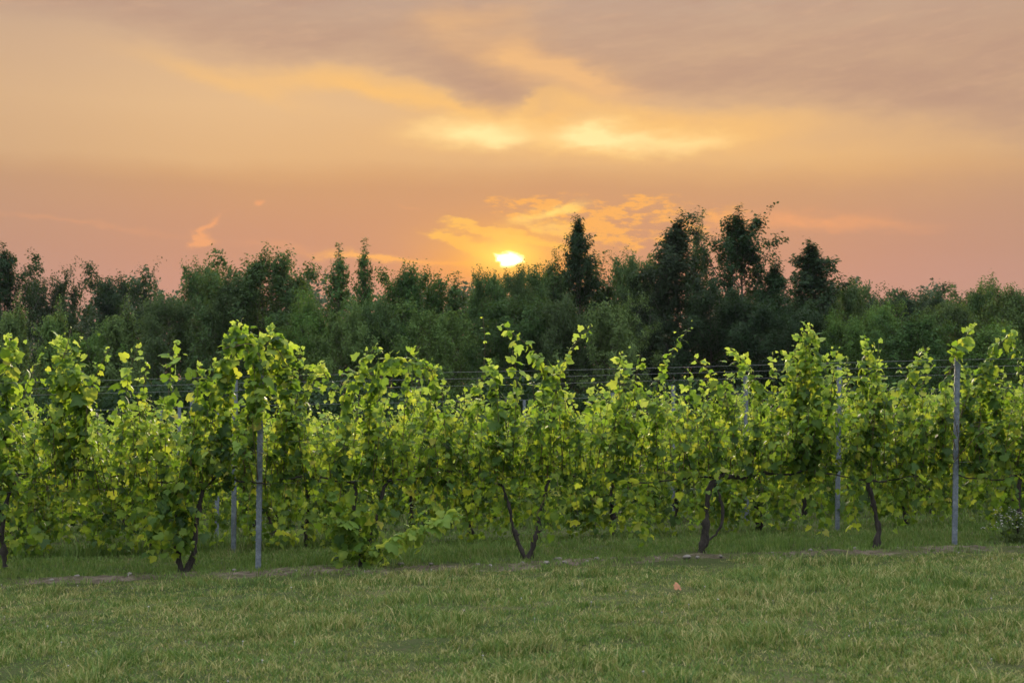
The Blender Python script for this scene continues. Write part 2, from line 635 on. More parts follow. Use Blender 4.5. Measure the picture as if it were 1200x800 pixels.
def grass_mat(name, green, straw, lo, hi):
    """Blades; patches of dry and of green grass as wide as the photo's."""
    m, N = new_mat(name)
    geo = N.n('ShaderNodeNewGeometry')
    rnd = geo.outputs['Random Per Island']
    tc = N.n('ShaderNodeTexCoord')
    P = tc.outputs['Object']
    n1 = N.noise(P, 0.5, 4, 0.6)
    n2 = N.noise(P, 2.6, 5, 0.65)
    at = N.n('ShaderNodeAttribute')
    at.attribute_name = 'tone'
    tone = at.outputs['Fac']
    g = N.ramp(N.add(N.mul(rnd, 0.4), N.mul(tone, 0.6)), green)
    s = N.ramp(rnd, straw)
    k = N.add(N.add(N.mul(n1, 0.45), N.mul(n2, 0.45)), N.add(N.mul(N.sub(tone, 0.5), 0.30), N.mul(N.sub(N.m('FRACT', N.mul(rnd, 17.3)), 0.5), 0.30)))
    col = N.mix(N.smooth(k, lo, hi), g, s)
    p = N.n('ShaderNodeBsdfPrincipled')
    N.put(p.inputs['Base Color'], col)
    p.inputs['Roughness'].default_value = 0.6
    p.inputs['Specular IOR Level'].default_value = 0.2
    tr = N.n('ShaderNodeBsdfTranslucent')
    N.put(tr.inputs[0], N.mix(0.5, col, c4(.12, .20, .02)))
    ms = N.n('ShaderNodeMixShader')
    ms.inputs[0].default_value = 0.3
    m.node_tree.links.new(p.outputs[0], ms.inputs[1])
    m.node_tree.links.new(tr.outputs[0], ms.inputs[2])
    return finish(m, N, ms.outputs[0])


M['ground'] = ground_mat()
M['soil'] = soil_mat()
M['lawn'] = grass_mat('lawn_blades',
    [(0, c4(.030, .080, .019)), (.4, c4(.090, .160, .034)), (1, c4(.175, .245, .052))],
    [(0, c4(.19, .20, .06)), (.6, c4(.30, .27, .105)), (1, c4(.42, .35, .18))], 0.36, 0.64)
M['strip'] = grass_mat('strip_blades',
    [(0, c4(.06, .12, .028)), (.5, c4(.115, .19, .042)), (1, c4(.18, .255, .06))],
    [(0, c4(.15, .17, .055)), (1, c4(.26, .24, .11))], 0.42, 0.78)


def plain(name, stops, scale, rough=0.8):
    m, N = new_mat(name)
    tc = N.n('ShaderNodeTexCoord')
    n = N.noise(tc.outputs['Object'], scale, 5, 0.6)
    p = N.n('ShaderNodeBsdfPrincipled')
    N.put(p.inputs['Base Color'], N.ramp(n, stops))
    p.inputs['Roughness'].default_value = rough
    return finish(m, N, p.outputs[0])


M['stone'] = plain('stone', [(0.3, c4(.09, .083, .072)), (0.7, c4(.19, .175, .16))], 25)
M['petal'] = plain('petal', [(0.3, c4(.22, .21, .20)), (0.7, c4(.34, .33, .31))], 10)
M['dead_leaf'] = plain('dead_leaf', [(0.3, c4(.20, .085, .04)), (0.7, c4(.31, .145, .07))], 30)
M['weed'] = leaf_mat('weed_leaf', [(0, c4(.05, .085, .03)), (1, c4(.10, .14, .05))], [(0, c4(.08, .14, .02)), (1, c4(.15, .2, .03))], 0.3)

# ------------------------------------------------------------------ ground
def make_ground():
    xs = np.concatenate([[-420, -240, -120, -60, -35], np.arange(-22, 22.1, 0.5), [35, 60, 120, 240, 420]])
    ys = np.concatenate([[-200, -80, -20, -5, 0, 4], np.arange(6, 34, 0.4), [36, 40, 48, 60, 90, 150, 260, 420]])
    X, Y = np.meshgrid(xs, ys)
    Z = ground(X, Y)
    near = (np.abs(X) < 20) & (Y > 6) & (Y < 33)
    Z = Z + np.where(near, rng.normal(size=Z.shape) * 0.008, 0)
    v = np.stack([X, Y, Z], -1).reshape(-1, 3)
    w = len(xs)
    i, j = np.meshgrid(np.arange(len(ys) - 1), np.arange(w - 1), indexing='ij')
    a = (i * w + j).ravel()
    f = np.stack([a, a + 1, a + w + 1, a + w], 1)
    o = link('ground', build_mesh('ground', v, [(f, 0)], [M['ground']]))
    tag(o, kind='structure')
    # bare strip of earth worn under the front row, uneven at both edges
    xs = np.arange(-13, 13.01, 0.06)
    cen = row_y(1, xs) - 0.24
    r2 = np.random.default_rng(3)
    k = np.ones(9) / 9
    n1 = np.convolve(r2.normal(size=len(xs) + 40), k, 'same')[20:-20]
    n2 = np.convolve(r2.normal(size=len(xs) + 40), k, 'same')[20:-20]
    e0 = cen - 0.52 + n1 * 0.5
    e1 = cen + 0.36 + n2 * 0.4
    T = np.linspace(0, 1, 7)
    Yg = e0[:, None] * (1 - T) + e1[:, None] * T
    Xg = np.repeat(xs[:, None], 7, 1)
    Zg = ground(Xg, Yg) - 0.03 + 0.055 * np.sin(T * math.pi)[None] ** 0.6 + r2.normal(size=Xg.shape) * 0.006 * np.sin(T * math.pi)[None]
    v = np.stack([Xg, Yg, Zg], -1).reshape(-1, 3)
    i, j = np.meshgrid(np.arange(len(xs) - 1), np.arange(6), indexing='ij')
    a = (i * 7 + j).ravel()
    f = np.stack([a, a + 7, a + 8, a + 1], 1)
    o = link('soil_strip', build_mesh('soil_strip', v, [(f, 0)], [M['soil']]))
    tag(o, kind='structure')


make_ground()


def vnoise(x, y, s, seed):
    """Cheap smooth value noise in 0..1."""
    r = np.random.default_rng(seed)
    tab = r.random((256, 256))
    x, y = x * s + 100, y * s + 100
    xi, yi = np.floor(x).astype(int), np.floor(y).astype(int)
    fx, fy = x - xi, y - yi
    fx, fy = fx * fx * (3 - 2 * fx), fy * fy * (3 - 2 * fy)
    g = lambda a, b: tab[a % 256, b % 256]
    return (g(xi, yi) * (1 - fx) + g(xi + 1, yi) * fx) * (1 - fy) + (g(xi, yi + 1) * (1 - fx) + g(xi + 1, yi + 1) * fx) * fy


def tufts(name, x, y, hgt, wid, per, mat, spread=0.03, bend=0.5, base=0.0, tone_sd=0.38):
    """Little tufts of blades that share a lean, a length and a tone."""
    nt = len(x)
    n = nt * per
    T = np.repeat(np.arange(nt), per)
    taz = rng.random(nt) * 2 * math.pi
    tone = np.clip(0.5 + tone_sd * rng.normal(size=nt), 0, 1)
    az = taz[T] + rng.normal(size=n) * 0.9
    hx = x[T] + rng.normal(size=n) * spread
    hy = y[T] + rng.normal(size=n) * spread
    h = hgt[T] * (0.55 + 0.75 * rng.random(n))
    z = ground(hx, hy) + base - 0.01
    d = np.stack([np.cos(az), np.sin(az), np.zeros(n)], 1)
    yaw = rng.random(n) * math.pi
    s = np.stack([np.cos(yaw), np.sin(yaw), np.zeros(n)], 1)
    b0 = np.stack([hx, hy, z], 1)
    lean = ((0.15 + bend * rng.random(n) ** 1.3) * h)[:, None]
    up = np.array([0, 0, 1.0])
    mid = b0 + d * lean * 0.35 + up * h[:, None] * 0.58
    tip = b0 + d * lean + up * (h * (1 - 0.3 * rng.random(n)))[:, None]
    w = (wid[0] + wid[1] * rng.random(n))[:, None] * s * 0.5
    v = np.stack([b0 - w, b0 + w, mid + w * 0.8, mid - w * 0.8, tip], 1).reshape(-1, 3)
    a = np.arange(n)[:, None] * 5
    me = build_mesh(name, v, [(a + np.array([[0, 1, 2, 3]]), 0), (a + np.array([[3, 2, 4]]), 0)], [mat])
    at = me.attributes.new('tone', 'FLOAT', 'POINT')
    at.data.foreach_set('value', np.repeat(tone[T], 5).astype(np.float32))
    return tag(link(name, me), kind='stuff')


def make_grass():
    # mown lawn in front
    n = 72000
    y = 7.4 + (14.75 - 7.4) * rng.random(n) ** 1.15
    x = (rng.random(n) - 0.5) * 2 * (3.6 + y * 0.42)
    lim = row_y(1, x) - 0.66 + (vnoise(x, y, 1.7, 1) - 0.5) * 0.36 + (vnoise(x, y, 6, 11) - 0.5) * 0.4
    ok = y < lim
    x, y, lim = x[ok], y[ok], lim[ok]
    t1 = vnoise(x, y, 0.8, 2)
    t2 = vnoise(x, y, 2.6, 3)
    clump = np.clip((vnoise(x, y, 2.4, 4) - 0.70) * 6, 0, 1)
    edge = np.clip(1 - (lim - y) / 0.9, 0, 1)
    h = 0.020 + 0.018 * t1 + 0.030 * t2 + 0.06 * clump
    h *= 1 - 0.45 * np.clip(edge * 1.6 - 0.6, 0, 1)
    h *= 0.6 + 0.7 * rng.random(len(x))
    # a few rank dark clumps the mower left
    for px, py, k, rad, hh in ((228, 772, 70, .16, .075), (706, 777, 90, .17, .085), (412, 676, 60, .20, .085), (538, 676, 60, .22, .08), (1122, 774, 70, .16, .07),
                               (870, 762, 50, .22, .055), (60, 742, 40, .2, .055), (1010, 722, 40, .25, .05), (330, 720, 40, .25, .045), (880, 680, 50, .3, .07), (690, 690, 40, .3, .06)):
        d = ray(px, py)
        tt = -1.46 / d[2]
        cx, cy = d[0] * tt, d[1] * tt
        x = np.concatenate([x, cx + rad * rng.normal(size=k)])
        y = np.concatenate([y, cy + rad * .8 * rng.normal(size=k)])
        h = np.concatenate([h, hh * (0.5 + 0.8 * rng.random(k))])
        t2 = np.concatenate([t2, np.ones(k)])
    keep = rng.random(len(x)) < 0.62 + 0.4 * np.clip(t2 * 1.4, 0, 1)
    tufts('lawn_grass', x[keep], y[keep], h[keep], (0.004, 0.005), 7, M['lawn'], 0.022, bend=1.1)
    # thick grass in the alley behind the front row
    n = 13000
    x = (rng.random(n) - 0.5) * 22
    y = row_y(1, x) + 0.10 + (vnoise(x, x * 0, 1.5, 12) - 0.5) * 0.3 + 2.2 * rng.random(n)
    t = vnoise(x, y, 1.4, 5)
    h = (0.04 + 0.065 * t) * (0.6 + 0.7 * rng.random(n))
    tufts('alley_grass', x, y, h, (0.006, 0.006), 7, M['strip'], 0.03, bend=0.55)
    # coarse grass and weeds under the vines and in the farther alleys
    n = 12000
    y0 = rng.random(n)
    x = (rng.random(n) - 0.5) * (24 + 10 * y0)
    y = row_y(2, x) - 0.2 + 15.5 * y0 ** 1.5
    t = vnoise(x, y, 1.1, 6)
    t3 = np.clip((vnoise(x, y, 0.45, 8) - 0.60) * 4, 0, 1)
    h = (0.04 + 0.05 * t + 0.14 * t3) * (0.6 + 0.7 * rng.random(n))
    tufts('rough_grass', x, y, h, (0.008, 0.008), 7, M['strip'], 0.05, bend=0.5)
    # scattered grass over the worn strip
    n = 6000
    x = (rng.random(n) - 0.5) * 22
    y = row_y(1, x) - 0.25 + 0.3 * rng.normal(size=n)
    ok = 0.55 * vnoise(x, y, 1.6, 9) + 0.45 * vnoise(x, y, 7.0, 10) + 0.2 * rng.random(n) > 0.56
    x, y = x[ok], y[ok]
    h = (0.025 + 0.05 * rng.random(len(x)))
    tufts('sparse_grass', x, y, h, (0.005, 0.004), 6, M['strip'], 0.03, bend=0.9, base=0.01)


make_grass()

# ------------------------------------------------------------------ leaves of the vine
def leaf_template(seed, curl):
    o = np.array([(0.02, 0.0), (0.17, -0.13), (0.40, -0.10), (0.53, 0.12), (0.43, 0.30), (0.50, 0.52), (0.27, 0.60), (0.17, 0.82), (0, 1.0)])
    r = np.random.default_rng(seed)
    left = o[::-1][1:] * np.array([-1, 1])
    p = np.concatenate([o, left[:-1] if False else left])
    p = p + r.normal(size=p.shape) * 0.025
    c = np.array([[0, 0.30]])
    p = np.concatenate([c, p])
    d2 = (p[:, 0] ** 2 + (p[:, 1] - 0.3) ** 2)
    z = -curl * d2 - 0.18 * np.abs(p[:, 0]) * (1 if seed % 2 else -0.6) + r.normal(size=len(p)) * 0.025
    z[0] = 0
    v = np.stack([p[:, 0], p[:, 1], z], 1)
    k = len(p) - 1
    f = np.array([[0, 1 + i, 1 + (i + 1) % k] for i in range(k)])
    return v, f


LEAVES = [leaf_template(1, 0.55), leaf_template(2, 0.30), leaf_template(3, 0.95), leaf_template(5, -0.45), leaf_template(4, 0.75)]


class LeafBag:
    def __init__(self):
        self.pos, self.nrm, self.tip, self.size, self.young = [], [], [], [], []

    def along(self, pts, rg, spacing=0.065, size=0.125, t0=0.0, lateral=0.45, taper=True, hang=0.75, two=False):
        p = resample(pts, spacing)
        p = p + rg.normal(size=p.shape) * 0.008
        n = len(p)
        t = np.linspace(t0, 1, n)
        tan = norm(np.gradient(p, axis=0))
        reps = [1.0] + ([0.75] if two else [])
        for rep in reps:
            self._emit(p, tan, t, rg, size * rep, taper, hang)
        m = rg.random(n) < lateral
        if m.any():
            self._emit(p[m] + rg.normal(size=(m.sum(), 3)) * 0.05, tan[m], t[m], rg, size * 0.62, taper, hang * 0.7)

    def _emit(self, p, tan, t, rg, size, taper, hang):
        n = len(p)
        side = norm(rg.normal(size=(n, 3)) * np.array([1, 1.0, 0.35]))
        side = norm(side - tan * (side * tan).sum(1, keepdims=True) * 0.8)
        sz = size * (0.62 + 0.72 * rg.random(n) ** 1.3)
        if taper:
            sz = sz * np.interp(t, [0, 0.6, 0.9, 1], [1, 1, 0.88, 0.5])
        pet = sz * (0.22 + 0.46 * rg.random(n))
        young = np.interp(t, [0.65, 1], [0, 1]) if taper else np.zeros(n)
        pos = p + side * pet[:, None] + np.array([0, 0, 0.02]) * (1 - young)[:, None]
        tip = norm(side * 0.55 + np.array([0, 0, -1.0]) * (hang * (1 - young * 0.8))[:, None] + tan * (young * 0.6)[:, None] + rg.normal(size=(n, 3)) * 0.35)
        nrm = side * 0.75 + np.array([0, 0, 0.6]) + rg.normal(size=(n, 3)) * 0.38
        nrm = norm(nrm - tip * (nrm * tip).sum(1, keepdims=True))
        self.pos.append(pos); self.nrm.append(nrm); self.tip.append(tip); self.size.append(sz); self.young.append(young)

    def into(self, soup, rg, mat=0, mat_young=2):
        if not self.pos:
            return
        pos, nrm, tip = map(np.concatenate, (self.pos, self.nrm, self.tip))
        sz, yg = np.concatenate(self.size), np.concatenate(self.young)
        xx = np.cross(tip, nrm)
        which = rg.integers(0, len(LEAVES), len(pos))
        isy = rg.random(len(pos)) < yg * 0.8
        for w, (v, f) in enumerate(LEAVES):
            for yflag in (False, True):
                m = (which == w) & (isy == yflag)
                if not m.any():
                    continue
                k = m.sum()
                asp = 0.88 + 0.3 * rg.random(k)
                wv = (pos[m][:, None] + sz[m][:, None, None] * (v[None, :, 0:1] * (xx[m] * asp[:, None])[:, None]
                      + v[None, :, 1:2] * tip[m][:, None] + v[None, :, 2:3] * nrm[m][:, None]))
                ff = (np.arange(k)[:, None, None] * len(v) + f[None]).reshape(-1, 3)
                soup.add(wv.reshape(-1, 3), ff, mat_young if yflag else mat)


LEAF_MATS = None


def foliage_mesh(name, bag, canes, rg, base=None):
    s = Soup()
    if base is not None and bag.pos:              # the posts stand clear of the leaves tucked behind the wires
        for px_, zmax in ((304, 1.50), (1117, 1.98)):
            w = at_row(px_, 640) - base
            for i in range(len(bag.pos)):
                q = bag.pos[i] - w
                along, across = q @ row_dir, q @ row_nrm
                zz = bag.pos[i][:, 2]
                cut = (np.abs(along) < 0.07) & (across < 0.06) & (zz < zmax)
                if px_ == 304:                     # open windows below the wires, where farther posts show
                    cut |= (along > -0.60) & (along < -0.02) & (zz < 0.80 + 0.04 * np.sin(along * 30)) & (zz > 0)
                else:
                    cut |= (along > -1.40) & (along < -1.20) & (zz < 0.76) & (zz > 0)
                for L in (bag.pos, bag.nrm, bag.tip, bag.size, bag.young):
                    L[i] = L[i][~cut]
    for pts, r0 in canes:
        p = resample(pts, 0.07)
        s.tube(p, np.linspace(r0, r0 * 0.35, len(p)), 4, 1)
    bag.into(s, rg)
    return s.mesh(name, [M['vine_leaf'], M['cane'], M['vine_tip_and_lit']])


def wood_mesh(name, lines, rg, sides=8):
    s = Soup()
    for pts, r0, r1 in lines:
        p = smooth_line(pts, 0.035, 3)
        k = len(p)
        wob = np.cumsum(rg.normal(size=(k, 3)), 0) * (0.0038 if r0 > 0.033 else 0.0065)
        wob -= wob[0] + (wob[-1] - wob[0]) * np.linspace(0, 1, k)[:, None]
        p = p + wob
        bumps = 1 + 0.24 * np.convolve(rg.normal(size=k + 8), np.ones(3) / 1.7, 'same')[4:-4]
        rad = np.linspace(r0, r1, k) * 0.66 * np.clip(bumps, 0.62, 1.6)
        rad[:3] *= np.array([1.35, 1.2, 1.08])[:min(3, k)]
        s.tube(p, rad, sides, 0, rough=0.17, rg=rg)
        for q in range(int(k * 0.8) if r0 > 0.03 else 0):     # shreds of peeling bark and old pruning stubs
            i = rg.integers(1, k - 2)
            a_ = rg.random() * 6.28
            o_ = np.array([math.cos(a_), math.sin(a_), 0.0]) * rad[i]
            ln = 0.03 + 0.06 * rg.random()
            out_ = o_ * (0.25 + 0.5 * rg.random())
            if rg.random() < 0.12:
                s.tube(np.stack([p[i], p[i] + o_ * 1.3, p[i] + o_ * 2.0 + np.array([0, 0, .015])]), np.array([rad[i] * .5, rad[i] * .4, rad[i] * .3]), 5, 0)
            else:
                s.tube(np.stack([p[i] + o_ * .85, p[i] + o_ + np.array([0, 0, -ln * .5]), p[i] + o_ + out_ + np.array([0, 0, -ln])]), np.array([.006, .005, .002]), 3, 0)
    return s.mesh(name, [M['vine_bark']])


def along_row(s, d, z):
    """Local point: s along the row, d across it (away from the camera), z up."""
    return row_dir * s + row_nrm * d + np.array([0, 0, z])


def fill_shoots(bag, canes, rg, n, hmean, hsd, span=0.93, zc=0.86, skip=None, size=0.086, depth=0.24, lateral=0.55, low=6, slope=0.0, lmax=0.42):
    for k in range(n):
        s0 = (-1 + 2 * (k + rg.random()) / n) * span
        z0 = zc + slope * s0 + rg.normal() * 0.02
        h = max(0.3, rg.normal(hmean, hsd))
        if skip is not None:
            h = min(h, skip(s0))
        d1 = rg.normal() * depth
        lean = rg.normal() * 0.16
        p = [along_row(s0, 0, z0), along_row(s0 + lean * 0.3, d1 * 0.7, z0 + h * 0.4), along_row(s0 + lean * 0.7, d1, z0 + h * 0.75),
             along_row(s0 + lean * 1.2 + rg.normal() * 0.05, d1 * 1.25, z0 + h)]
        p = smooth_line(p, 0.06)
        bag.along(p, rg, 0.045, size, lateral=lateral)
        canes.append((p, 0.0055))
        if rg.random() < 0.55:                     # a side shoot arching over
            q0 = p[int(len(p) * (0.3 + 0.4 * rg.random()))]
            sg = 1 if rg.random() < 0.5 else -1
            fd = rg.normal() * 0.22
            q = [q0, q0 + along_row(sg * 0.12, fd * 0.6, 0.10), q0 + along_row(sg * 0.24, fd, 0.06), q0 + along_row(sg * 0.30, fd * 1.2, -0.08)]
            q = smooth_line(q, 0.05)
            bag.along(q, rg, 0.06, size * 0.85, lateral=0.3)
            canes.append((q, 0.003))
    for k in range(low):                           # drooping shoots below the cordon
        s0 = (rg.random() * 2 - 1) * span * (0.68 if low > 30 else 1.0)
        z0 = zc + slope * s0
        fd = rg.normal() * 0.2
        ln = 0.2 + lmax * rg.random()
        sg = rg.normal() * 0.15
        q = smooth_line([along_row(s0, 0, z0), along_row(s0 + sg * 0.6, fd * 0.8, z0 + 0.05), along_row(s0 + sg, fd, z0 - ln * 0.5), along_row(s0 + sg * 1.2, fd, z0 - ln)], 0.05)
        bag.along(q, rg, 0.062, size * 0.95, lateral=0.45, taper=False)
        canes.append((q, 0.003))


# ------------------------------------------------------------------ the front row, vine by vine
def PX(px, py, base, off=0.0):
    return at_row(px, py, 1, off) - base


def front_vine(seed, px, py_base, label, stems, arms, shoots, low=(), n=31, hmean=0.78, hsd=0.16, lowfill=14, size=0.080, cap=None):
    rg = np.random.default_rng(seed)
    x = row_x(px, 1)
    y = float(row_y(1, x))
    base = np.array([x, y, float(ground(x, y)) - 0.02])
    t = thing('grapevine', base, label, 'grapevine', 'grapevines of the front row')
    conv = lambda L, off=0.0: [PX(a[0], a[1], base, a[2] if len(a) > 2 else off) for a in L]
    lines = [(conv(L), r0, r1) for L, r0, r1 in stems]
    link('trunk', wood_mesh('vine_trunk', lines, rg), t)
    for L, r0, r1 in arms:
        L = [L[0]] + [(q[0], q[1] + rg.normal() * 2.0, rg.normal() * 0.04) for q in resample(np.array([(a[0], a[1], 0.0) for a in L]), 22)[1:]]
        link('cordon', wood_mesh('vine_cordon', [(conv(L), r0 * .85, r1 * .7)], rg, 7), t)
    for sh in shoots:
        L, sz = sh[0], sh[1]
        dense = sh[2] if len(sh) > 2 else 1
        off = rg.normal() * 0.10
        p = smooth_line(conv(L, off), 0.05)
        sz = sz * 0.80
        bag, canes = LeafBag(), [(p, 0.0048)]
        sp = 0.034
        if dense < 1:
            bag.along(p, rg, 0.085, sz, lateral=0.1)
        else:
            bag.along(p, rg, sp, sz, lateral=0.35 + 0.3 * (dense - 1), two=dense >= 2)
            for q in range(int(dense) - 1):       # twin canes thicken the column
                p2 = p + along_row(rg.normal() * 0.06, rg.normal() * 0.09, -0.02 - 0.10 * rg.random())
                bag.along(p2, rg, 0.052, sz * 0.95, lateral=0.4)
                canes.append((p2, 0.004))
        if len(sh) > 3:                           # brightness painted in: every leaf of a shaded shoot takes the paler colour
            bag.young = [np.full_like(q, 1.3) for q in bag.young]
        link('shoot', foliage_mesh('vine_shoot', bag, canes, rg, base), t)
    bag, canes = LeafBag(), []
    fill_shoots(bag, canes, rg, n, hmean, hsd, size=size, low=lowfill, slope=0.027)
    for L, sz in low:
        p = smooth_line(conv(L, rg.normal() * 0.12), 0.05)
        bag.along(p, rg, 0.05, sz * .8, lateral=0.5, taper=False)
        bag.along(p + along_row(rg.normal() * .06, -.04 - .1 * rg.random(), rg.normal() * .05), rg, 0.05, sz * .72, lateral=0.5, taper=False)
        canes.append((p, 0.003))
    link('foliage', foliage_mesh('vine_foliage', bag, canes, rg, base), t)
    return t


FRONT = [(6, 'the vine cut by the frame edge'), (215, 'the double-stemmed front vine beside the full-height post'), (425, 'the front vine leafy down to the ground'),
         (615, 'the front vine with the V-shaped trunk'), (828, 'the front vine with the looped trunk'), (1028, 'the front vine with the slanting trunk'),
         (1192, 'the front vine over white-flowered weeds')]

front_vine(11, 6, 660, 'front-row vine cut by the frame edge, dark stem climbing from its leafy foot',
    [([(6, 664), (3, 625), (8, 590), (18, 556)], .040, .030)],
    [([(18, 556), (-30, 560), (-80, 562)], .02, .014), ([(18, 556), (50, 552), (105, 551)], .02, .014)],
    [([(8, 556), (6, 480), (10, 430), (12, 393)], .15, 2), ([(-18, 556), (-16, 460), (-10, 400)], .14, 1),
     ([(25, 500), (30, 455), (40, 430), (50, 414)], .10, 1), ([(60, 550), (66, 470), (70, 425), (72, 393)], .15, 3), ([(80, 552), (92, 470), (88, 430), (80, 400)], .14, 1),
     ([(74, 420), (80, 400), (83, 384)], .05, 0.5), ([(98, 545), (100, 480), (112, 440), (128, 408)], .09, 1), ([(84, 430), (100, 460), (104, 500), (106, 540)], .16, 2)],
    low=[([(5, 620), (12, 640), (8, 655)], .10), ([(0, 590), (15, 610), (18, 640)], .12)])

front_vine(12, 215, 672, 'front-row vine with two dark stems from one stump, beside the tall pale post',
    [([(213, 674), (207, 640), (205, 600), (206, 566)], .045, .028), ([(217, 674), (229, 648), (231, 610), (238, 572)], .044, .03)],
    [([(206, 566), (170, 562), (130, 560)], .019, .012), ([(238, 572), (252, 556), (270, 562), (292, 566), (310, 566)], .026, .018)],
    [([(140, 550), (146, 490), (150, 440), (162, 404)], .12, 1), ([(150, 556), (165, 480), (170, 445), (172, 425)], .10, 1),
     ([(192, 556), (196, 480), (200, 430), (207, 399)], .12, 1), ([(222, 555), (228, 490), (232, 455), (230, 432)], .12, 1),
     ([(258, 556), (262, 470), (266, 420), (277, 380)], .14, 3), ([(290, 560), (294, 480), (306, 425), (320, 382)], .14, 3), ([(277, 400), (281, 384), (284, 372)], .05, 0.5),
     ([(268, 400, -.12), (292, 392, -.16), (304, 420, -.18), (306, 482, -.16)], .14, 3), ([(318, 395), (330, 400), (332, 430), (330, 460)], .14, 2), ([(248, 556), (246, 470), (252, 425)], .13, 2)],
    low=[([(206, 570), (190, 600), (180, 640)], .13), ([(200, 580), (212, 610), (206, 640)], .14), ([(222, 570), (214, 600), (220, 645)], .13), ([(165, 565), (168, 600), (172, 632)], .12), ([(200, 575, -.15), (186, 596, -.2), (178, 625, -.2), (176, 645, -.2)], .13), ([(212, 600, -.12), (206, 625, -.15), (204, 650, -.15)], .12), ([(225, 580, -.1), (216, 610, -.12), (214, 640, -.12)], .12)])

front_vine(13, 425, 662, 'front-row vine leafy to the ground, one low shoot arching out over the grass',
    [([(424, 664), (418, 630), (414, 596), (417, 566)], .045, .028), ([(427, 660), (437, 620), (447, 585), (456, 562)], .03, .022)],
    [([(417, 566), (380, 562), (330, 560)], .02, .013), ([(456, 562), (490, 558), (520, 560)], .02, .013)],
    [([(332, 556), (336, 490), (342, 440), (350, 408)], .12, 2), ([(350, 556), (352, 480), (366, 440), (378, 425)], .13, 2), ([(376, 430), (384, 445), (392, 470)], .10, 1),
     ([(400, 556), (408, 480), (420, 435), (441, 406)], .13, 2), ([(430, 556), (434, 470), (440, 432), (456, 420), (480, 422), (506, 428)], .13, 2),
     ([(470, 556), (474, 480), (480, 440), (490, 405)], .11, 1), ([(505, 556), (504, 490), (506, 450), (514, 430)], .12, 1), ([(498, 424), (508, 440), (512, 470)], .11, 1),
     ([(436, 656, -.2), (452, 640, -.4), (478, 626, -.5), (505, 614, -.55), (536, 598, -.55)], .15, 2, 'bright_tint'), ([(424, 640, -.15), (408, 618, -.3), (392, 606, -.35), (380, 604, -.35)], .14, 2, 'bright_tint')],
    low=[([(414, 600), (404, 630), (400, 655)], .12), ([(432, 580), (420, 615), (430, 648)], .13), ([(395, 600), (392, 625), (396, 650)], .10), ([(440, 600), (436, 630), (432, 655)], .12), ([(400, 566), (396, 600), (412, 640)], .13), ([(436, 640, -.2), (426, 652, -.25), (414, 655, -.2)], .11), ([(444, 590, -.15), (438, 620, -.2), (432, 648, -.2)], .12)])

front_vine(14, 615, 652, 'front-row vine with a thin V-shaped trunk, long shoots waving below the sun',
    [([(616, 654), (606, 630), (598, 600), (589, 568)], .034, .022), ([(619, 654), (627, 628), (632, 600), (642, 564)], .036, .02)],
    [([(589, 568), (570, 566), (545, 566)], .018, .012), ([(642, 564), (675, 558), (705, 556)], .018, .012)],
    [([(545, 556), (552, 490), (556, 460), (562, 445)], .12, 1), ([(558, 500), (566, 440), (569, 405), (566, 372)], .055, 0.5),
     ([(580, 556), (582, 490), (580, 450), (576, 425)], .13, 2), ([(628, 556), (632, 480), (640, 440), (628, 412), (608, 396), (588, 380)], .13, 1),
     ([(600, 556), (604, 480), (606, 440), (600, 410)], .12, 1), ([(630, 420), (640, 440), (634, 460)], .13, 1),
     ([(640, 556), (646, 480), (658, 430), (676, 400), (694, 381)], .11, 1), ([(650, 500), (652, 450), (655, 425)], .12, 1), ([(690, 556), (694, 500), (697, 470), (696, 447)], .10, 1),
     ([(590, 480), (596, 520), (600, 560)], .13, 1)],
    low=[([(650, 560), (652, 590), (648, 615)], .12), ([(640, 580), (626, 610), (630, 640)], .08)], hmean=0.78)

front_vine(15, 828, 648, 'front-row vine with a bent trunk and a second stem looping beside it',
    [([(821, 650), (827, 630), (829, 604), (829, 576), (838, 562), (846, 556)], .046, .034), ([(826, 636), (838, 628), (848, 608), (847, 585), (840, 572)], .024, .016)],
    [([(842, 559), (815, 562), (775, 563), (735, 566)], .02, .012), ([(846, 556), (870, 558), (900, 553), (935, 556)], .032, .02)],
    [([(722, 556), (726, 480), (732, 445), (728, 413)], .12, 2), ([(742, 540), (742, 470), (746, 440), (750, 416)], .11, 1), ([(765, 545), (768, 480), (772, 440), (790, 408), (808, 384)], .095, 1),
     ([(800, 556), (806, 490), (808, 460), (806, 434)], .11, 1), ([(830, 550), (834, 490), (840, 450), (828, 432), (814, 420)], .10, 1), ([(846, 480), (852, 455), (850, 440)], .10, 1),
     ([(880, 556), (892, 490), (890, 455), (874, 425), (856, 408)], .115, 2), ([(902, 540), (905, 470), (908, 440), (905, 412)], .085, 1), ([(915, 556), (918, 470), (924, 430), (920, 415)], .11, 1)],
    low=[([(760, 566), (758, 600), (760, 630)], .11), ([(735, 566), (745, 600), (750, 625)], .12), ([(890, 558), (895, 580), (892, 600)], .10)], hmean=0.76)

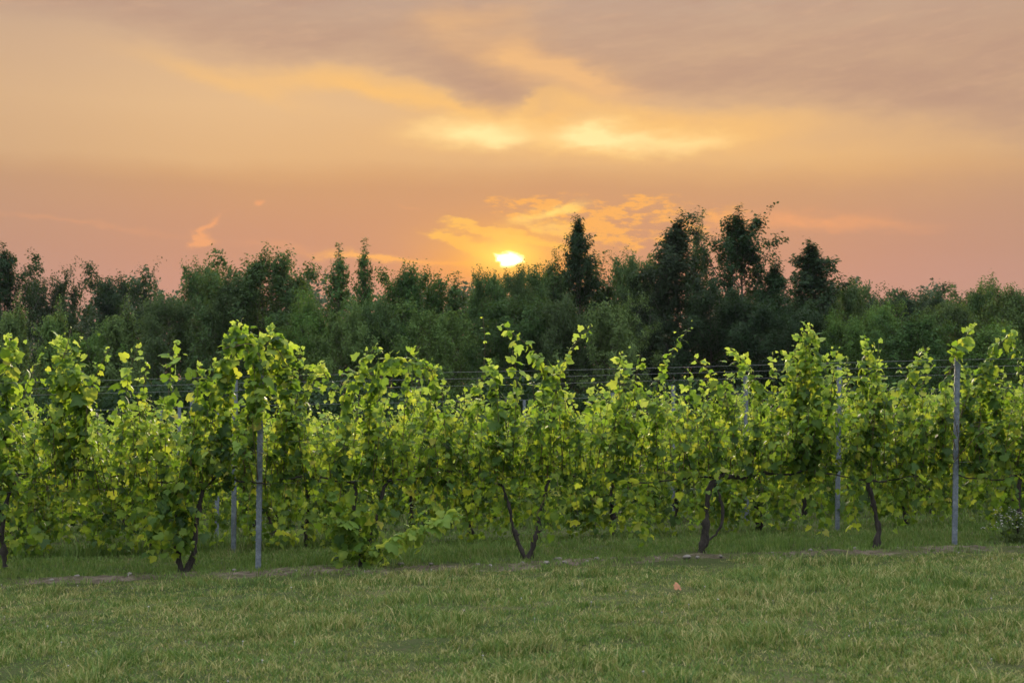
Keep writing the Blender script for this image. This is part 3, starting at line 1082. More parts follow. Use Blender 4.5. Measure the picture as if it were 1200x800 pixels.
front_vine(16, 1028, 640, 'front-row vine on a slanting trunk, a dense tall column of shoots beside it',
    [([(1026, 642), (1032, 618), (1025, 590), (1017, 562)], .044, .026)],
    [([(1017, 562), (985, 558), (950, 556), (925, 556)], .02, .012), ([(1017, 562), (1050, 560), (1090, 560)], .02, .012)],
    [([(938, 556), (942, 470), (944, 420), (946, 380)], .13, 3), ([(955, 556), (958, 470), (956, 420), (952, 384)], .13, 2), ([(970, 556), (972, 480), (976, 440), (980, 412)], .12, 2),
     ([(930, 556), (930, 470), (928, 430), (932, 410)], .12, 2), ([(1005, 556), (1010, 480), (1012, 440), (1015, 396)], .12, 2), ([(1025, 556), (1027, 490), (1026, 445), (1022, 412)], .12, 2), ([(996, 540), (995, 470), (992, 420)], .09, 1),
     ([(1055, 556), (1058, 490), (1064, 445), (1086, 408)], .13, 2), ([(1080, 556), (1082, 490), (1080, 450), (1094, 425)], .12, 1), ([(948, 470), (952, 510), (946, 550)], .14, 2)],
    low=[([(1045, 562), (1048, 590), (1046, 620)], .10), ([(1000, 562), (1000, 590), (1004, 615)], .10), ([(965, 562), (962, 590), (966, 610)], .11)], hmean=0.78)

front_vine(17, 1192, 640, 'front-row vine over pale-flowered weeds, tall shoots leaning across its post top',
    [([(1194, 642), (1196, 612), (1193, 585), (1196, 556)], .048, .032)],
    [([(1196, 556), (1160, 556), (1120, 558)], .02, .012), ([(1196, 556), (1240, 552), (1280, 550)], .02, .012)],
    [([(1104, 556, -.02), (1106, 480, -.06), (1112, 436, -.14), (1124, 404, -.12), (1143, 380, -.05)], .13, 2), ([(1110, 440, -.14), (1118, 424, -.16), (1122, 445, -.16)], .10, 1), ([(1138, 556), (1136, 480), (1134, 450), (1130, 430)], .12, 2),
     ([(1150, 556), (1152, 470), (1156, 430), (1170, 405), (1189, 388)], .13, 2), ([(1170, 540), (1168, 480), (1166, 445), (1172, 430)], .13, 2), ([(1186, 392), (1192, 410), (1194, 440)], .07, 1),
     ([(1200, 556), (1204, 500), (1206, 460), (1200, 440)], .12, 2), ([(1235, 550), (1236, 470), (1240, 410)], .13, 2)],
    low=[([(1165, 560), (1168, 590), (1166, 625)], .11), ([(1150, 545), (1158, 570), (1164, 600)], .09)])

# two more of the same row just outside the frame
for sx, px in ((18, -205), (19, 1405)):
    front_vine(sx, px, 650, 'vine continuing the front row past the frame edge', [([(px, 660), (px + 6, 610), (px, 560)], .042, .03)],
        [([(px, 560), (px - 40, 560), (px - 90, 562)], .02, .012), ([(px, 560), (px + 40, 558), (px + 90, 556)], .02, .012)],
        [([(px + k, 556), (px + k + 6, 470), (px + k + 10, 410)], .13, 2) for k in (-80, -30, 30, 80)])

# ------------------------------------------------------------------ rows behind
def proto_vine(seed, hmean, hsd, tall):
    rg = np.random.default_rng(seed)
    t = thing('grapevine', (0, 0, 0), '', 'grapevine')
    z0 = 0.84
    if rg.random() < 0.5:
        stems = [([along_row(0, 0, -0.03), along_row(rg.normal() * .04, rg.normal() * .03, .3), along_row(rg.normal() * .05, 0, .6), along_row(0.0, 0, z0)], .045, .03)]
    else:
        stems = [([along_row(0, 0, -0.03), along_row(-.06, 0, .3), along_row(-.1, .02, .6), along_row(-.08, 0, z0)], .038, .024),
                 ([along_row(.01, 0, 0.02), along_row(.08, 0, .3), along_row(.12, 0, .6), along_row(.08, 0, z0)], .036, .024)]
    link('trunk', wood_mesh('vine_trunk', stems, rg), t)
    for sg in (-1, 1):
        link('cordon', wood_mesh('vine_cordon', [([along_row(0, 0, z0), along_row(sg * .2, 0, z0 + .04), along_row(sg * .55, 0, z0 + .01), along_row(sg * .92, 0, z0 + .03)], .02, .012)], rg, 6), t)
    bag, canes = LeafBag(), []
    fill_shoots(bag, canes, rg, 18, hmean, hsd, low=64, lateral=0.45, lmax=0.72, size=0.077)
    for k in range(tall):
        s0 = rg.normal() * 0.6
        ln = rg.normal() * 0.2
        p = smooth_line([along_row(s0, 0, z0), along_row(s0 + ln * .2, .05, 1.4), along_row(s0 + ln, .02, 1.75), along_row(s0 + ln * 1.5, 0, 1.92 + .15 * rg.random())], .06)
        bag.along(p, rg, .065, .12, lateral=.3)
        canes.append((p, .0042))
    for k in range(8):
        s0 = rg.normal() * 0.45
        p = smooth_line([along_row(s0 * .3, 0, .5), along_row(s0, rg.normal() * .15, .45), along_row(s0 * 1.3, rg.normal() * .2, .2)], .05)
        bag.along(p, rg, .06, .11, taper=False)
    link('foliage', foliage_mesh('vine_foliage', bag, canes, rg), t)
    return t


PROTO = [proto_vine(31 + k, 0.66 + 0.06 * (k % 3), 0.12, (1, 0, 2, 1, 0, 1)[k]) for k in range(6)]
used = set()
ORD = {2: 'second', 3: 'third', 4: 'fourth', 5: 'fifth', 6: 'sixth', 7: 'seventh'}
for n in range(2, ROWS + 1):
    half = 0.40 * row_y(n, 0) + 1.6
    x0 = -2.57 - 0.74 * (n - 1) + 0.91
    ks = range(int((-half - x0) / 1.81) - 1, int((half - x0) / 1.81) + 2)
    seen_names = set()
    for k in ks:
        x = x0 + 1.81 * k + rng.normal() * 0.06
        if abs(x) > half:
            continue
        y = float(row_y(n, x)) + rng.normal() * 0.03
        loc = (x, y, float(ground(x, y)))
        pi = int(rng.integers(0, len(PROTO)))
        src = PROTO[pi]
        rz = math.pi if rng.random() < 0.5 else 0.0
        zs = 0.95 + 0.12 * rng.random()
        if pi not in used:
            used.add(pi)
            o = src
            o.location, o.rotation_euler, o.scale = loc, (0, 0, rz), (1, 1, zs)
        else:
            o = copy_thing(src, loc, rz, (1, 1, zs))
        o['group'] = 'grapevines of the %s row' % ORD[n]
        lab = 'grapevine in the %s row, leaves glowing yellow-green behind nearer vines' % ORD[n]
        if n == 2:
            px = 600 + 1667 * x / y
            best = min(range(len(FRONT)), key=lambda i: abs(FRONT[i][0] - px))
            if abs(FRONT[best][0] - px) < 110 and best not in seen_names:
                seen_names.add(best)
                lab = 'second-row grapevine glimpsed just behind ' + FRONT[best][1]
                o['group'] = 'grapevines glimpsed between the front vines'
        o['label'] = lab

# ------------------------------------------------------------------ posts and wires
def post_mesh(h):
    """Rolled steel post: a lipped channel with wire notches punched along both flanges."""
    prof = np.array([(-.027, -.016), (.027, -.016), (.027, .016), (.018, .016), (.018, .012), (.023, .012), (.023, -.012),
                     (-.023, -.012), (-.023, .012), (-.018, .012), (-.018, .016), (-.027, .016)])
    s = Soup()
    zs = np.arange(-0.2, h + 0.001, 0.05)
    k = len(prof)
    v = np.concatenate([np.c_[prof * (1.0 if i % 2 else 0.97), np.full(k, z)] for i, z in enumerate(zs)])
    i = np.arange(len(zs) - 1)[:, None] * k
    j = np.arange(k)[None]
    j2 = (j + 1) % k
    f = np.stack([i + j, i + j2, i + k + j2, i + k + j], -1).reshape(-1, 4)
    s.add(v, f)
    top = (len(zs) - 1) * k
    quads = [(0, 1, 6, 7), (1, 2, 5, 6), (2, 3, 4, 5), (0, 7, 8, 11), (8, 9, 10, 11)]
    s.f.append((np.array([[top + q for q in qq] for qq in quads]), 0))
    for z in np.arange(0.3, h - 0.02, 0.10):      # hooked tabs that hold the wires
        for sg in (-1, 1):
            x0 = sg * .027
            b = np.array([(x0, -.006, z), (x0 + sg * .009, -.006, z + .010), (x0 + sg * .009, .006, z + .010), (x0, .006, z),
                          (x0, -.006, z + .018), (x0 + sg * .006, -.006, z + .022), (x0 + sg * .006, .006, z + .022), (x0, .006, z + .018)])
            s.add(b, [(0, 1, 2, 3), (4, 5, 6, 7), (1, 2, 6, 5), (0, 1, 5, 4), (2, 3, 7, 6)])
    return s.mesh('steel_post', [M['steel']], smooth=False)


POST = post_mesh(2.0)
POST_LABEL = {(1, 0): 'tall pale steel post standing in front beside the double-stemmed vine', (1, 1): 'steel post of the front row leaning slightly, its top bare above the leaves',
              (2, 0): 'steel post of the second row, just behind the tall pale front post', (2, 1): 'dark steel post of the second row beside the slanting-trunk vine',
              (3, 0): 'steel post of the third row, thinner, behind the double-stemmed vine', (3, 1): 'slim steel post of the third row beyond the looped trunk'}
row_posts = {}
for n in range(1, ROWS + 1):
    for k in range(-2, 4):
        x = -2.57 - 0.74 * (n - 1) + 7.27 * k
        if k == 0:
            x += {2: 0.09, 3: 0.14}.get(n, 0.0)
        if abs(x) > 0.40 * row_y(n, x) + 3.0:
            continue
        y = float(row_y(n, x)) - (0.0 if n == 1 else 0.16 if (n, k) == (2, 1) else 0.34)
        o = link('steel_post', POST, loc=(x, y, float(ground(x, y))))
        o.rotation_euler = (R(0.5), R({(1, 1): 1.7, (1, 0): 0.4}.get((n, k), 0.6 * rng.normal())), math.atan(SLOPE) + R(90 if False else 12 * rng.normal()))
        lab = POST_LABEL.get((n, k), 'steel trellis post of the %s row' % ({1: 'front'} | ORD)[n])
        tag(o, lab, 'post', 'steel posts of the vine trellis' if (n, k) in POST_LABEL else 'outer steel posts of the %s row' % ({1: 'front'} | ORD)[n])

WN = {2.0: 'uppermost', 1.92: 'next to uppermost', 1.72: 'upper', 1.30: 'middle', 0.84: 'lowest'}
for n in range(1, ROWS + 1):
    for hz in {1: (1.97, 1.30, 0.88), 2: (1.97, 1.70, 0.88), 3: (1.97, 0.88)}.get(n, ()):
        xs = np.arange(-14, 14.1, 0.4)
        ys = row_y(n, xs) - 0.025
        sag = 0.012 * np.sin((xs + 2.57 + 0.74 * (n - 1)) / 7.27 * math.pi) ** 2
        zs = ground(xs, ys) + hz - sag
        s = Soup()
        s.tube(np.stack([xs, ys, zs], 1), 0.0019, 5)
        o = link('trellis_wire', s.mesh('trellis_wire', [M['wire']]))
        nm = {1.97: 'topmost', 1.70: 'upper', 1.30: 'middle', 0.88: 'lowest'}[hz]
        tag(o, '%s steel wire strung along the %s row of vines' % (nm, ({1: 'front'} | ORD)[n]), 'wire', 'trellis wires')

# ------------------------------------------------------------------ trees
def tree_mesh(seed, H, prof, limbs, twigs, leaves, up, leafsz, z0, sig, trunk_r, mat, spires=0, twig_len=(0.3, 0.7)):
    """prof: crown radius (m) at relative height; returns (trunk mesh, crown mesh)."""
    rg = np.random.default_rng(seed)
    pt = np.array([p[0] for p in prof])
    pr = np.array([p[1] for p in prof])
    wood = Soup()
    ax = np.stack([np.cumsum(rg.normal(size=14)) * 0.05, np.cumsum(rg.normal(size=14)) * 0.05, np.linspace(-0.3, H * 0.95, 14)], 1)
    ax[:, :2] -= ax[0, :2]
    wood.tube(ax, np.linspace(trunk_r, trunk_r * 0.12, 14), 8)
    tw0, tw1, twc = [], [], []
    lobes = rg.normal(size=(8, 2))
    for i in range(limbs):
        t = z0 + (0.93 - z0) * ((i + rg.random()) / limbs) ** 0.9
        base = np.array([np.interp(t * H, ax[:, 2], ax[:, 0]), np.interp(t * H, ax[:, 2], ax[:, 1]), t * H])
        az = i * 2.4 + rg.normal() * 0.5
        reach = np.interp(t, pt, pr) * (0.62 + 0.55 * rg.random())
        reach *= 1 + 0.22 * math.sin(2 * az + lobes[0, 0] * 3) + 0.15 * math.sin(3 * az + t * 9)
        reach = max(reach, 0.12)
        rise = reach * up * (0.7 + 0.6 * rg.random())
        mid = base + np.array([math.cos(az) * reach * .5, math.sin(az) * reach * .5, rise * .38])
        end = base + np.array([math.cos(az) * reach, math.sin(az) * reach, rise])
        p = smooth_line([base, mid, end], max(0.15, reach / 6))
        r0 = trunk_r * (1 - t) * 0.42 + 0.012
        wood.tube(p, np.linspace(r0, 0.006, len(p)), 5)
        nc = max(1, int(round(reach * 1.6)) + 1)       # leaf sprays gather in clumps along the limb
        cl = [p[min(len(p) - 1, int((0.45 + 0.55 * (c + rg.random()) / nc) * len(p)))] + rg.normal(size=3) * 0.12 * min(1, reach) for c in range(nc)]
        for k in range(twigs):
            q = cl[rg.integers(0, nc)]
            twc.append(q - np.array([math.cos(az), math.sin(az), 0.0]) * 0.15)
            d = norm((end - base) / (reach + .1) * 0.45 + rg.normal(size=3) * 0.75 + np.array([0, 0, 0.25 + 0.25 * up]))
            L = rg.uniform(*twig_len) * (0.6 + 0.4 * min(1, reach))
            tw0.append(q)
            tw1.append(q + d * L)
    for i in range(spires):                        # upright leading shoots that make the ragged skyline
        t = 0.62 + 0.38 * rg.random()
        az = rg.random() * 6.28
        rr = np.interp(t, pt, pr) * rg.random() ** 0.5 * 0.9
        q = np.array([math.cos(az) * rr, math.sin(az) * rr, t * H * 0.97 - rr * 0.15])
        L = rg.uniform(0.5, 1.1)
        e = q + np.array([rg.normal() * .12, rg.normal() * .12, L])
        wood.tube(np.stack([q, (q + e) / 2, e]), np.array([.012, .008, .003]), 4)
        for k in range(3):
            twc.append(q - np.array([0, 0, .4]))
            tw0.append(q + (e - q) * k / 3)
            tw1.append(q + (e - q) * (k + 1.2) / 3)
    tw0, tw1, twc = np.array(tw0), np.array(tw1), np.array(twc)
    for a, b in list(zip(tw0, tw1))[::3]:
        wood.tube(np.stack([a, (a + b) / 2 + rg.normal(size=3) * .03, b]), np.array([.009, .006, .003]), 3)
    n = len(tw0) * leaves
    idx = np.repeat(np.arange(len(tw0)), leaves)
    u = rg.random(n)[:, None] ** 0.8
    pos = tw0[idx] * (1 - u) + tw1[idx] * u + rg.normal(size=(n, 3)) * sig
    pos[:, 2] = np.maximum(pos[:, 2], 0.05)
    outw = norm(pos - twc[idx])                     # leaves turn outwards from their spray, towards the light
    nr = norm(rg.normal(size=(n, 3)) * 0.5 + outw * 0.9 + np.array([0, 0, 0.45]))
    tp = rg.normal(size=(n, 3)) + np.array([0, 0, -0.25])
    tp = norm(tp - nr * (tp * nr).sum(1, keepdims=True))
    sd_ = np.cross(nr, tp)
    sz = (leafsz * (0.65 + 0.7 * rg.random(n)))[:, None]
    w = 0.30
    v = np.stack([pos, pos + tp * sz * .45 + sd_ * sz * w + nr * sz * .08, pos + tp * sz, pos + tp * sz * .45 - sd_ * sz * w + nr * sz * .08], 1).reshape(-1, 3)
    f = np.arange(n)[:, None] * 4 + np.array([[0, 1, 2, 3]])
    return wood.mesh('tree_trunk', [M['tree_bark']]), build_mesh('tree_crown', v, [(f, 0)], [mat], smooth=False)


ROUND = [(0, .9), (.12, 2.1), (.35, 2.7), (.6, 2.6), (.78, 2.2), (.9, 1.5), (1, .6)]
BUSH = [(0, 1.2), (.1, 2.3), (.3, 2.6), (.55, 2.4), (.76, 1.9), (.9, 1.2), (1, .5)]
CONE = [(0, .8), (.1, 1.6), (.35, 1.35), (.6, .9), (.85, .4), (1, .1)]
TALL = [(0, .6), (.15, 1.3), (.4, 1.4), (.6, 1.12), (.76, .76), (.88, .44), (1, .1)]
LEAFY = [(0, .7), (.2, 1.3), (.4, 1.45), (.6, 1.15), (.75, .78), (.88, .42), (1, .08)]
OPEN = [(0, .7), (.2, 1.5), (.42, 1.8), (.58, 1.6), (.74, 1.1), (.88, .55), (1, .12)]
THIN = [(0, .5), (.25, .85), (.5, .75), (.7, .5), (.85, .4), (1, .15)]
KIND = {  # height, half width, (trunk mesh, crown mesh)
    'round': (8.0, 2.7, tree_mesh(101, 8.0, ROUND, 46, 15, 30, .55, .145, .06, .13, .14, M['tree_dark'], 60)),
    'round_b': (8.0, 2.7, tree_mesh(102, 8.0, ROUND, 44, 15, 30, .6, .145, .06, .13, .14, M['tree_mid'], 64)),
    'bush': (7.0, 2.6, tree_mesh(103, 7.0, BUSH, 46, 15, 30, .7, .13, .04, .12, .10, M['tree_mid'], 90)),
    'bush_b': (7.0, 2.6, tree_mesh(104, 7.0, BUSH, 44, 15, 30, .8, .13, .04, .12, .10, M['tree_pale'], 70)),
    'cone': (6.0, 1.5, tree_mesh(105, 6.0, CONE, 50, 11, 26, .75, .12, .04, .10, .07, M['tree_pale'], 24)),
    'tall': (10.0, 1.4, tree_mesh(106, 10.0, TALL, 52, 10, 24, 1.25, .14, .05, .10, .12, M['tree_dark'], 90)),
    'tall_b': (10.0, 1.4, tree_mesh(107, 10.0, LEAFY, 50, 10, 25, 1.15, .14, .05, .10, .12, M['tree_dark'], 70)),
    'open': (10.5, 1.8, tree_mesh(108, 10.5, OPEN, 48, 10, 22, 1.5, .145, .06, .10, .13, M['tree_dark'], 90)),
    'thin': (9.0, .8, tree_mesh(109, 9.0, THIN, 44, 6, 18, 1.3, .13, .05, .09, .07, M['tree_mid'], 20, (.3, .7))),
}


TOPZ = {}
for k_, (H_, w_, (tm_, cm_)) in KIND.items():
    zz = np.empty(len(cm_.vertices) * 3, np.float32)
    cm_.vertices.foreach_get('co', zz)
    TOPZ[k_] = float(np.percentile(zz[2::3], 99.93))


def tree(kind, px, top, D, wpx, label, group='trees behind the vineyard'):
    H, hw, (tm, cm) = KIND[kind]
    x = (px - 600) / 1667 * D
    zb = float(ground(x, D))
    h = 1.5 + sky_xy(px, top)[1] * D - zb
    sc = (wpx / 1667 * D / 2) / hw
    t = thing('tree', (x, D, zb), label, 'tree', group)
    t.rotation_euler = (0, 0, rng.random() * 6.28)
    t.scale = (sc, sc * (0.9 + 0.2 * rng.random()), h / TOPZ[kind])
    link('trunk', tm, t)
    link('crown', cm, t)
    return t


tree('open', 2, 283, 66, 76, 'dark tree cut by the frame edge, ragged boughs standing against pink sky')
tree('round', 60, 309, 74, 92, 'dark rounded tree next inward from the edge tree, skyline fringed with twigs')
tree('round', 142, 308, 74, 104, 'wide dark tree with a flat fringed top beside a bluish far hill gap')
tree('cone', 22, 345, 52, 56, 'pale young conical tree below the dark edge tree')
tree('cone', 70, 350, 52, 58, 'pale young conical tree below the dark rounded tree')
tree('cone', 150, 349, 50, 70, 'pale young conical tree below the wide flat-topped tree')
tree('bush_b', 108, 378, 51, 90, 'low pale bushy tree between two young conical trees')
tree('bush', 232, 304, 64, 84, 'bushy tree with a sparse see-through top beside the biggest round crown')
tree('bush', 312, 290, 60, 140, 'biggest bushy round tree, with a pointed tuft at its top')
tree('bush', 268, 318, 59, 90, 'green shoulder tree leaning on the biggest round crown')
tree('round_b', 195, 345, 60, 100, 'dull green tree under the bluish far hill gap')
tree('thin', 396, 285, 60, 40, 'slender sparse tree, shorter of the two thin ones side by side')
tree('thin', 427, 279, 60, 32, 'slender sparse tree, taller of the two thin ones side by side')
tree('bush_b', 362, 340, 57, 90, 'mid green bush tree filling the dip before the two thin trees')
tree('bush_b', 408, 352, 55, 84, 'bush tree at the foot of the two thin trees')
tree('bush', 478, 308, 62, 104, 'bushy tree between the thin trees and the sun, with twig spikes on top')
tree('thin', 535, 318, 62, 44, 'small spiky tree just short of the sun')
tree('bush', 566, 314, 60, 76, 'bushy tree directly beneath the setting sun')
tree('bush', 606, 311, 63, 64, 'small bushy tree whose top edges the lower rim of the sun')
tree('round_b', 636, 310, 66, 96, 'rounded tree next to the sun, hazed orange at its top')
tree('thin', 653, 288, 60, 26, 'very thin tree hugging the tall narrow tree by the sun')
tree('tall', 678, 254, 60, 58, 'tall narrow tree standing alone near the sun')
tree('thin', 704, 294, 62, 56, 'spindly tree between the tall narrow tree and a bushy one')
tree('bush', 738, 293, 62, 84, 'bushy tree with a notched top between the two tall groups')
tree('tall_b', 795, 250, 58, 84, 'tall pointed tree, first of the tall pair')
tree('thin', 823, 248, 60, 28, 'thin spire of a tree squeezed inside the tall pair')
tree('open', 866, 240, 60, 100, 'tallest tree, crown open with sky showing through')
tree('tall_b', 909, 304, 59, 66, 'pointed tree filling the dip after the tallest tree')
tree('tall', 953, 283, 60, 88, 'dense dark tree, last of the tall group')
tree('round_b', 998, 327, 62, 66, 'low tree at the foot of the tall group, twigs on its crown')
tree('bush_b', 1030, 348, 54, 104, 'pale green bush tree on the low stretch of skyline')
tree('round', 1072, 333, 84, 110, 'distant dark rounded tree on the low stretch of skyline')
tree('round_b', 1110, 352, 54, 88, 'soft green tree before the low distant skyline')
tree('bush', 1152, 331, 60, 76, 'twiggy tree just before the skyline rises to the frame edge')
tree('bush_b', 1194, 320, 56, 96, 'green tree cut by the frame edge where the skyline rises again')
fill = [('bush', 445, 348, 56, 90, 'broad green tree under the twig-spiked bushy tree'), ('bush_b', 512, 350, 55, 96, 'green tree under the small spiky tree near the sun'),
        ('round_b', 600, 346, 56, 100, 'dusky tree under the sun, between its neighbours'), ('bush', 660, 345, 55, 90, 'broad tree at the foot of the tall narrow tree'),
        ('bush_b', 715, 342, 54, 90, 'green tree at the foot of the notched bushy tree'), ('round', 765, 322, 58, 90, 'dark tree filling in before the tall pair'),
        ('round', 830, 330, 57, 110, 'dark broad tree at the foot of the tall pair'), ('round', 890, 340, 56, 100, 'dark broad tree at the foot of the tallest tree'),
        ('round', 940, 350, 54, 96, 'dark broad tree below the dense last tall tree'), ('bush_b', 985, 360, 53, 96, 'pale bush tree beside the last tall tree'),
        ('bush', 1075, 365, 50, 110, 'low green tree in front of the distant rounded one'), ('bush_b', 1165, 372, 50, 110, 'low pale tree below the twiggy skyline tree'),
         
         
         
         ]
for a in fill:
    tree(*a)
for i, px in enumerate((-70, -150, 1262, 1330, 1035, 1120, 1000, 1180)):
    if i < 4:
        tree(('round', 'bush', 'bush', 'round')[i], px, (300, 310, 312, 300)[i], 60, 120, 'tree continuing the wood past the frame edge', 'trees past the frame edge')
    else:
        tree('round', px, 338, 96, 110, 'dark distant tree of the low skyline seen over nearer crowns', 'distant trees on the low skyline')


def far_wood():
    r = np.random.default_rng(77)
    V, n = [], 0
    pos = []
    for k in range(230):
        px = r.uniform(-500, 1700)
        D = r.uniform(215, 260)
        x = (px - 600) / 1667 * D
        hump = 18.5 + 5.5 * math.exp(-((px - 185) / 70) ** 2) + 5.5 * math.exp(-((px - 372) / 60) ** 2) + 3.5 * math.exp(-((px - 480) / 80) ** 2) + 5.5 * math.exp(-((px - 680) / 120) ** 2) + 3.0 * math.exp(-((px - 1000) / 200) ** 2)
        hh = hump * r.uniform(0.88, 1.04)
        m = 800
        u = norm(r.normal(size=(m, 3)))
        rad = r.uniform(0.75, 1.0, m)[:, None]
        pos.append(np.array([x, D, hh * 0.55]) + u * rad * np.array([3.6, 3.6, hh * 0.5]) + r.normal(size=(m, 3)) * 0.25)
    pos = np.concatenate(pos)
    n = len(pos)
    nr = norm(r.normal(size=(n, 3)) + np.array([0, -0.4, .7]))
    tp = norm(np.cross(nr, r.normal(size=(n, 3))))
    sd_ = np.cross(nr, tp)
    sz = r.uniform(.28, .5, n)[:, None]
    v = np.stack([pos - tp * sz, pos + sd_ * sz * .6, pos + tp * sz, pos - sd_ * sz * .6], 1).reshape(-1, 3)
    f = np.arange(n)[:, None] * 4 + np.array([[0, 1, 2, 3]])
    tag(link('far_wood', build_mesh('far_wood', v, [(f, 0)], [M['far_leaf']], smooth=False)), kind='stuff')


far_wood()


def undergrowth():
    r = np.random.default_rng(78)
    n = 60000
    x = r.uniform(-26, 26, n)
    y = r.uniform(45.5, 49, n)
    top = 1.7 + 1.5 * vnoise(x, y, 0.35, 20)
    z = ground(x, y) + top * r.random(n) ** 0.6
    pos = np.stack([x, y, z], 1)
    nr = norm(r.normal(size=(n, 3)) + np.array([0, 0, .6]))
    tp = norm(np.cross(nr, r.normal(size=(n, 3))))
    sd_ = np.cross(nr, tp)
    sz = r.uniform(.08, .16, n)[:, None]
    v = np.stack([pos - tp * sz, pos + sd_ * sz * .5, pos + tp * sz, pos - sd_ * sz * .5], 1).reshape(-1, 3)
    f = np.arange(n)[:, None] * 4 + np.array([[0, 1, 2, 3]])
    tag(link('undergrowth', build_mesh('undergrowth', v, [(f, 0)], [M['tree_dark']], smooth=False)), kind='stuff')


undergrowth()

# ------------------------------------------------------------------ small things
def stone_mesh(seed):
    import bmesh
    r = np.random.default_rng(seed)
    bm = bmesh.new()
    bmesh.ops.create_icosphere(bm, subdivisions=2, radius=1.0)
    dirs = norm(r.normal(size=(7, 3)))
    for v in bm.verts:
        c = np.array(v.co)
        k = 1.0
        for d in dirs:
            q = c @ d
            if q > 0.62:
                k = min(k, 0.62 / q + 0.08)
        v.co = Vector(c * k * np.array([1, .8, .55]))
    me = bpy.data.meshes.new('stone')
    bm.to_mesh(me)
    bm.free()
    me.materials.append(M['stone'])
    return me


STONE = [stone_mesh(k) for k in range(4)]
for i, (px, py, s) in enumerate([(654, 656, .05), (662, 659, .035), (640, 660, .04), (612, 660, .03), (560, 662, .035), (575, 663, .025), (700, 655, .035), (688, 658, .025),
                                 (470, 662, .05), (505, 661, .03), (805, 653, .045), (818, 654, .03), (845, 652, .028), (905, 648, .025), (950, 645, .035), (1002, 643, .03), (155, 672, .04), (90, 676, .04), (60, 680, .03), (280, 666, .035)]):
    d = ray(px, py)
    t = 14.0 / d[1]
    for _ in range(20):
        p = EYE + d * t
        t -= (p[2] - float(ground(p[0], p[1])) - .02) / d[2] * 0.8
    p = EYE + d * t
    y = float(np.clip(p[1], row_y(1, p[0]) - 0.5, row_y(1, p[0]) - 0.12))
    o = link('stone', STONE[i % 4], loc=(p[0], y, float(ground(p[0], y)) + .02 + s * .2))
    o.scale = (s, s, s)
    o.rotation_euler = (0, 0, rng.random() * 6)
    tag(o, 'small pale stone lying on the bare soil strip below the front vines', 'stone', 'pale stones on the soil strip')


def fallen_leaf(px, py, s, label):
    d = ray(px, py)
    t = 12.5 / d[1]
    for _ in range(30):
        p = EYE + d * t
        t -= (p[2] - float(ground(p[0], p[1])) - .04) / d[2] * 0.8
    p = EYE + d * t
    v, f = leaf_template(9, 0.5)
    r = np.random.default_rng(5)
    u = np.concatenate([v, v + np.array([0, 0, -0.02])])     # a thin but real blade, curled
    u[:, 2] += 0.35 * u[:, 0] ** 2 + .25 * (u[:, 1] - .3) ** 2
    n = len(v)
    ff = np.concatenate([f, f[:, ::-1] + n])
    o = link('fallen_leaf', build_mesh('fallen_leaf', u * s, [(ff, 0)], [M['dead_leaf']]), loc=(p[0], p[1], float(ground(p[0], p[1])) + .045))
    o.rotation_euler = (R(52), R(10), R(25))
    tag(o, label, 'leaf')


fallen_leaf(795, 690, .07, 'orange-brown dead leaf lying alone on the mown grass')


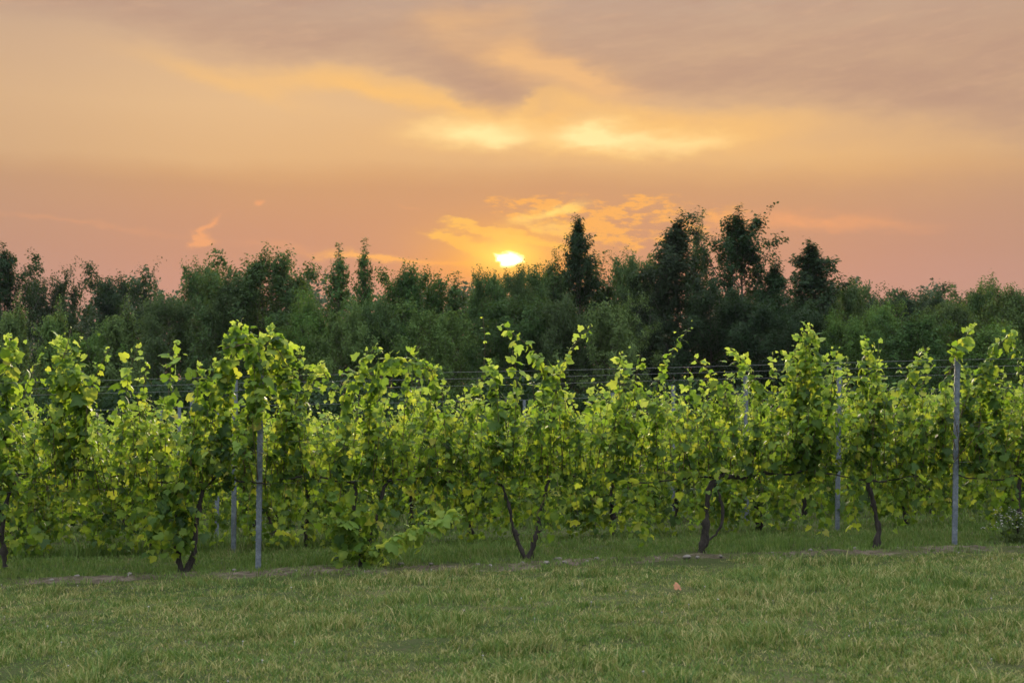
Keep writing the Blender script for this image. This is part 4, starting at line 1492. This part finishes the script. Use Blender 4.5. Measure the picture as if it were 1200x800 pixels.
def flowering_weed(px, py, label, k, seed, hh=.32):
    rg = np.random.default_rng(seed)
    x = row_x(px, 1)
    y = float(row_y(1, x)) - .12
    t = thing('flowering_weed', (x, y, float(ground(x, y))), label, 'weed', 'flowering weeds along the soil strip')
    st, fl, lf = Soup(), Soup(), LeafBag()
    for i in range(k):
        a = rg.random() * 6.28
        r = rg.random() * .22
        p0 = np.array([math.cos(a) * r * .5, math.sin(a) * r * .5, -.02])
        p1 = p0 + np.array([math.cos(a) * r, math.sin(a) * r * .6, hh * (.5 + .6 * rg.random())])
        st.tube(np.stack([p0, (p0 + p1) / 2 + rg.normal(size=3) * .015, p1]), np.array([.003, .0025, .0015]), 4, 0)
        for q in range(5):
            c = p0 + (p1 - p0) * rg.random()
            nr = norm(rg.normal(size=3) + np.array([0, 0, .5]))
            tp = norm(np.cross(nr, rg.normal(size=3)))
            sd_ = np.cross(nr, tp)
            s = .02 + .03 * rg.random()
            st.add(np.array([c, c + tp * s + sd_ * s * .4, c + tp * s * 2, c + tp * s - sd_ * s * .4]), [(0, 1, 2, 3)], 0)
        for q in range(3):
            c = p1 + rg.normal(size=3) * .02
            R_ = .006 + .006 * rg.random()
            ang = np.arange(10) * math.pi / 5
            rr = np.where(np.arange(10) % 2 == 0, R_, R_ * .6)
            ring = c + np.stack([np.cos(ang) * rr, np.sin(ang) * rr * .8, np.full(10, .004) + np.sin(ang) * rr * .5], 1)
            fl.add(np.concatenate([[c], ring]), [(0, 1 + z, 1 + (z + 1) % 10) for z in range(10)])
    link('stem', st.mesh('weed_stem', [M['weed']]), t)
    link('blossom', fl.mesh('weed_blossom', [M['petal']]), t)


flowering_weed(1178, 636, 'pale-flowered weed in a clump beside the last front trunk', 26, 1, .36)
flowering_weed(1190, 636, 'pale-flowered weed clump covering the foot of the last front trunk', 24, 2, .30)


def clover():
    """Tiny white clover heads over the lawn, too many and small to count."""
    r = np.random.default_rng(50)
    n = 70
    y = 8 + 7 * r.random(n)
    x = (r.random(n) - .5) * 2 * (1 + y * .38)
    far = r.random(n) < .0
    y = np.where(far, row_y(2, x) - .1 - .5 * r.random(n), np.minimum(y, row_y(1, x) - .35))
    hh = np.where(far, .20, .035)
    z = ground(x, y) + hh * (0.7 + .6 * r.random(n))
    s = Soup()
    for i in range(n):
        c = np.array([x[i], y[i], z[i]])
        q = .005 + .005 * r.random()
        oct_ = np.array([(1, 0, 0), (-1, 0, 0), (0, 1, 0), (0, -1, 0), (0, 0, .8), (0, 0, -.8)]) * q
        s.add(c + oct_, [(0, 2, 4), (2, 1, 4), (1, 3, 4), (3, 0, 4), (2, 0, 5), (1, 2, 5), (3, 1, 5), (0, 3, 5)])
        s.tube(np.stack([[x[i], y[i], z[i] - hh[i]], c]), np.array([.0012, .001]), 3)
    tag(link('clover', s.mesh('clover', [M['petal']])), kind='stuff')


clover()


def haze():
    """Evening air: one closed box round everything below the sky."""
    x0, x1, y0, y1, z0, z1 = -430, 430, -210, 430, -2.0, 27.0
    v = [(x, y, z) for z in (z0, z1) for y in (y0, y1) for x in (x0, x1)]
    f = [(0, 2, 3, 1), (4, 5, 7, 6), (0, 1, 5, 4), (2, 6, 7, 3), (0, 4, 6, 2), (1, 3, 7, 5)]
    m, N = new_mat('evening_air')
    pv = N.n('ShaderNodeVolumePrincipled')
    pv.inputs['Color'].default_value = (0.72, 0.82, 0.95, 1)
    pv.inputs['Density'].default_value = 0.00009
    o = N.n('ShaderNodeOutputMaterial')
    m.node_tree.links.new(pv.outputs[0], o.inputs['Volume'])
    tag(link('haze', build_mesh('haze', v, [(f, 0)], [m], smooth=False)), kind='stuff')


haze()
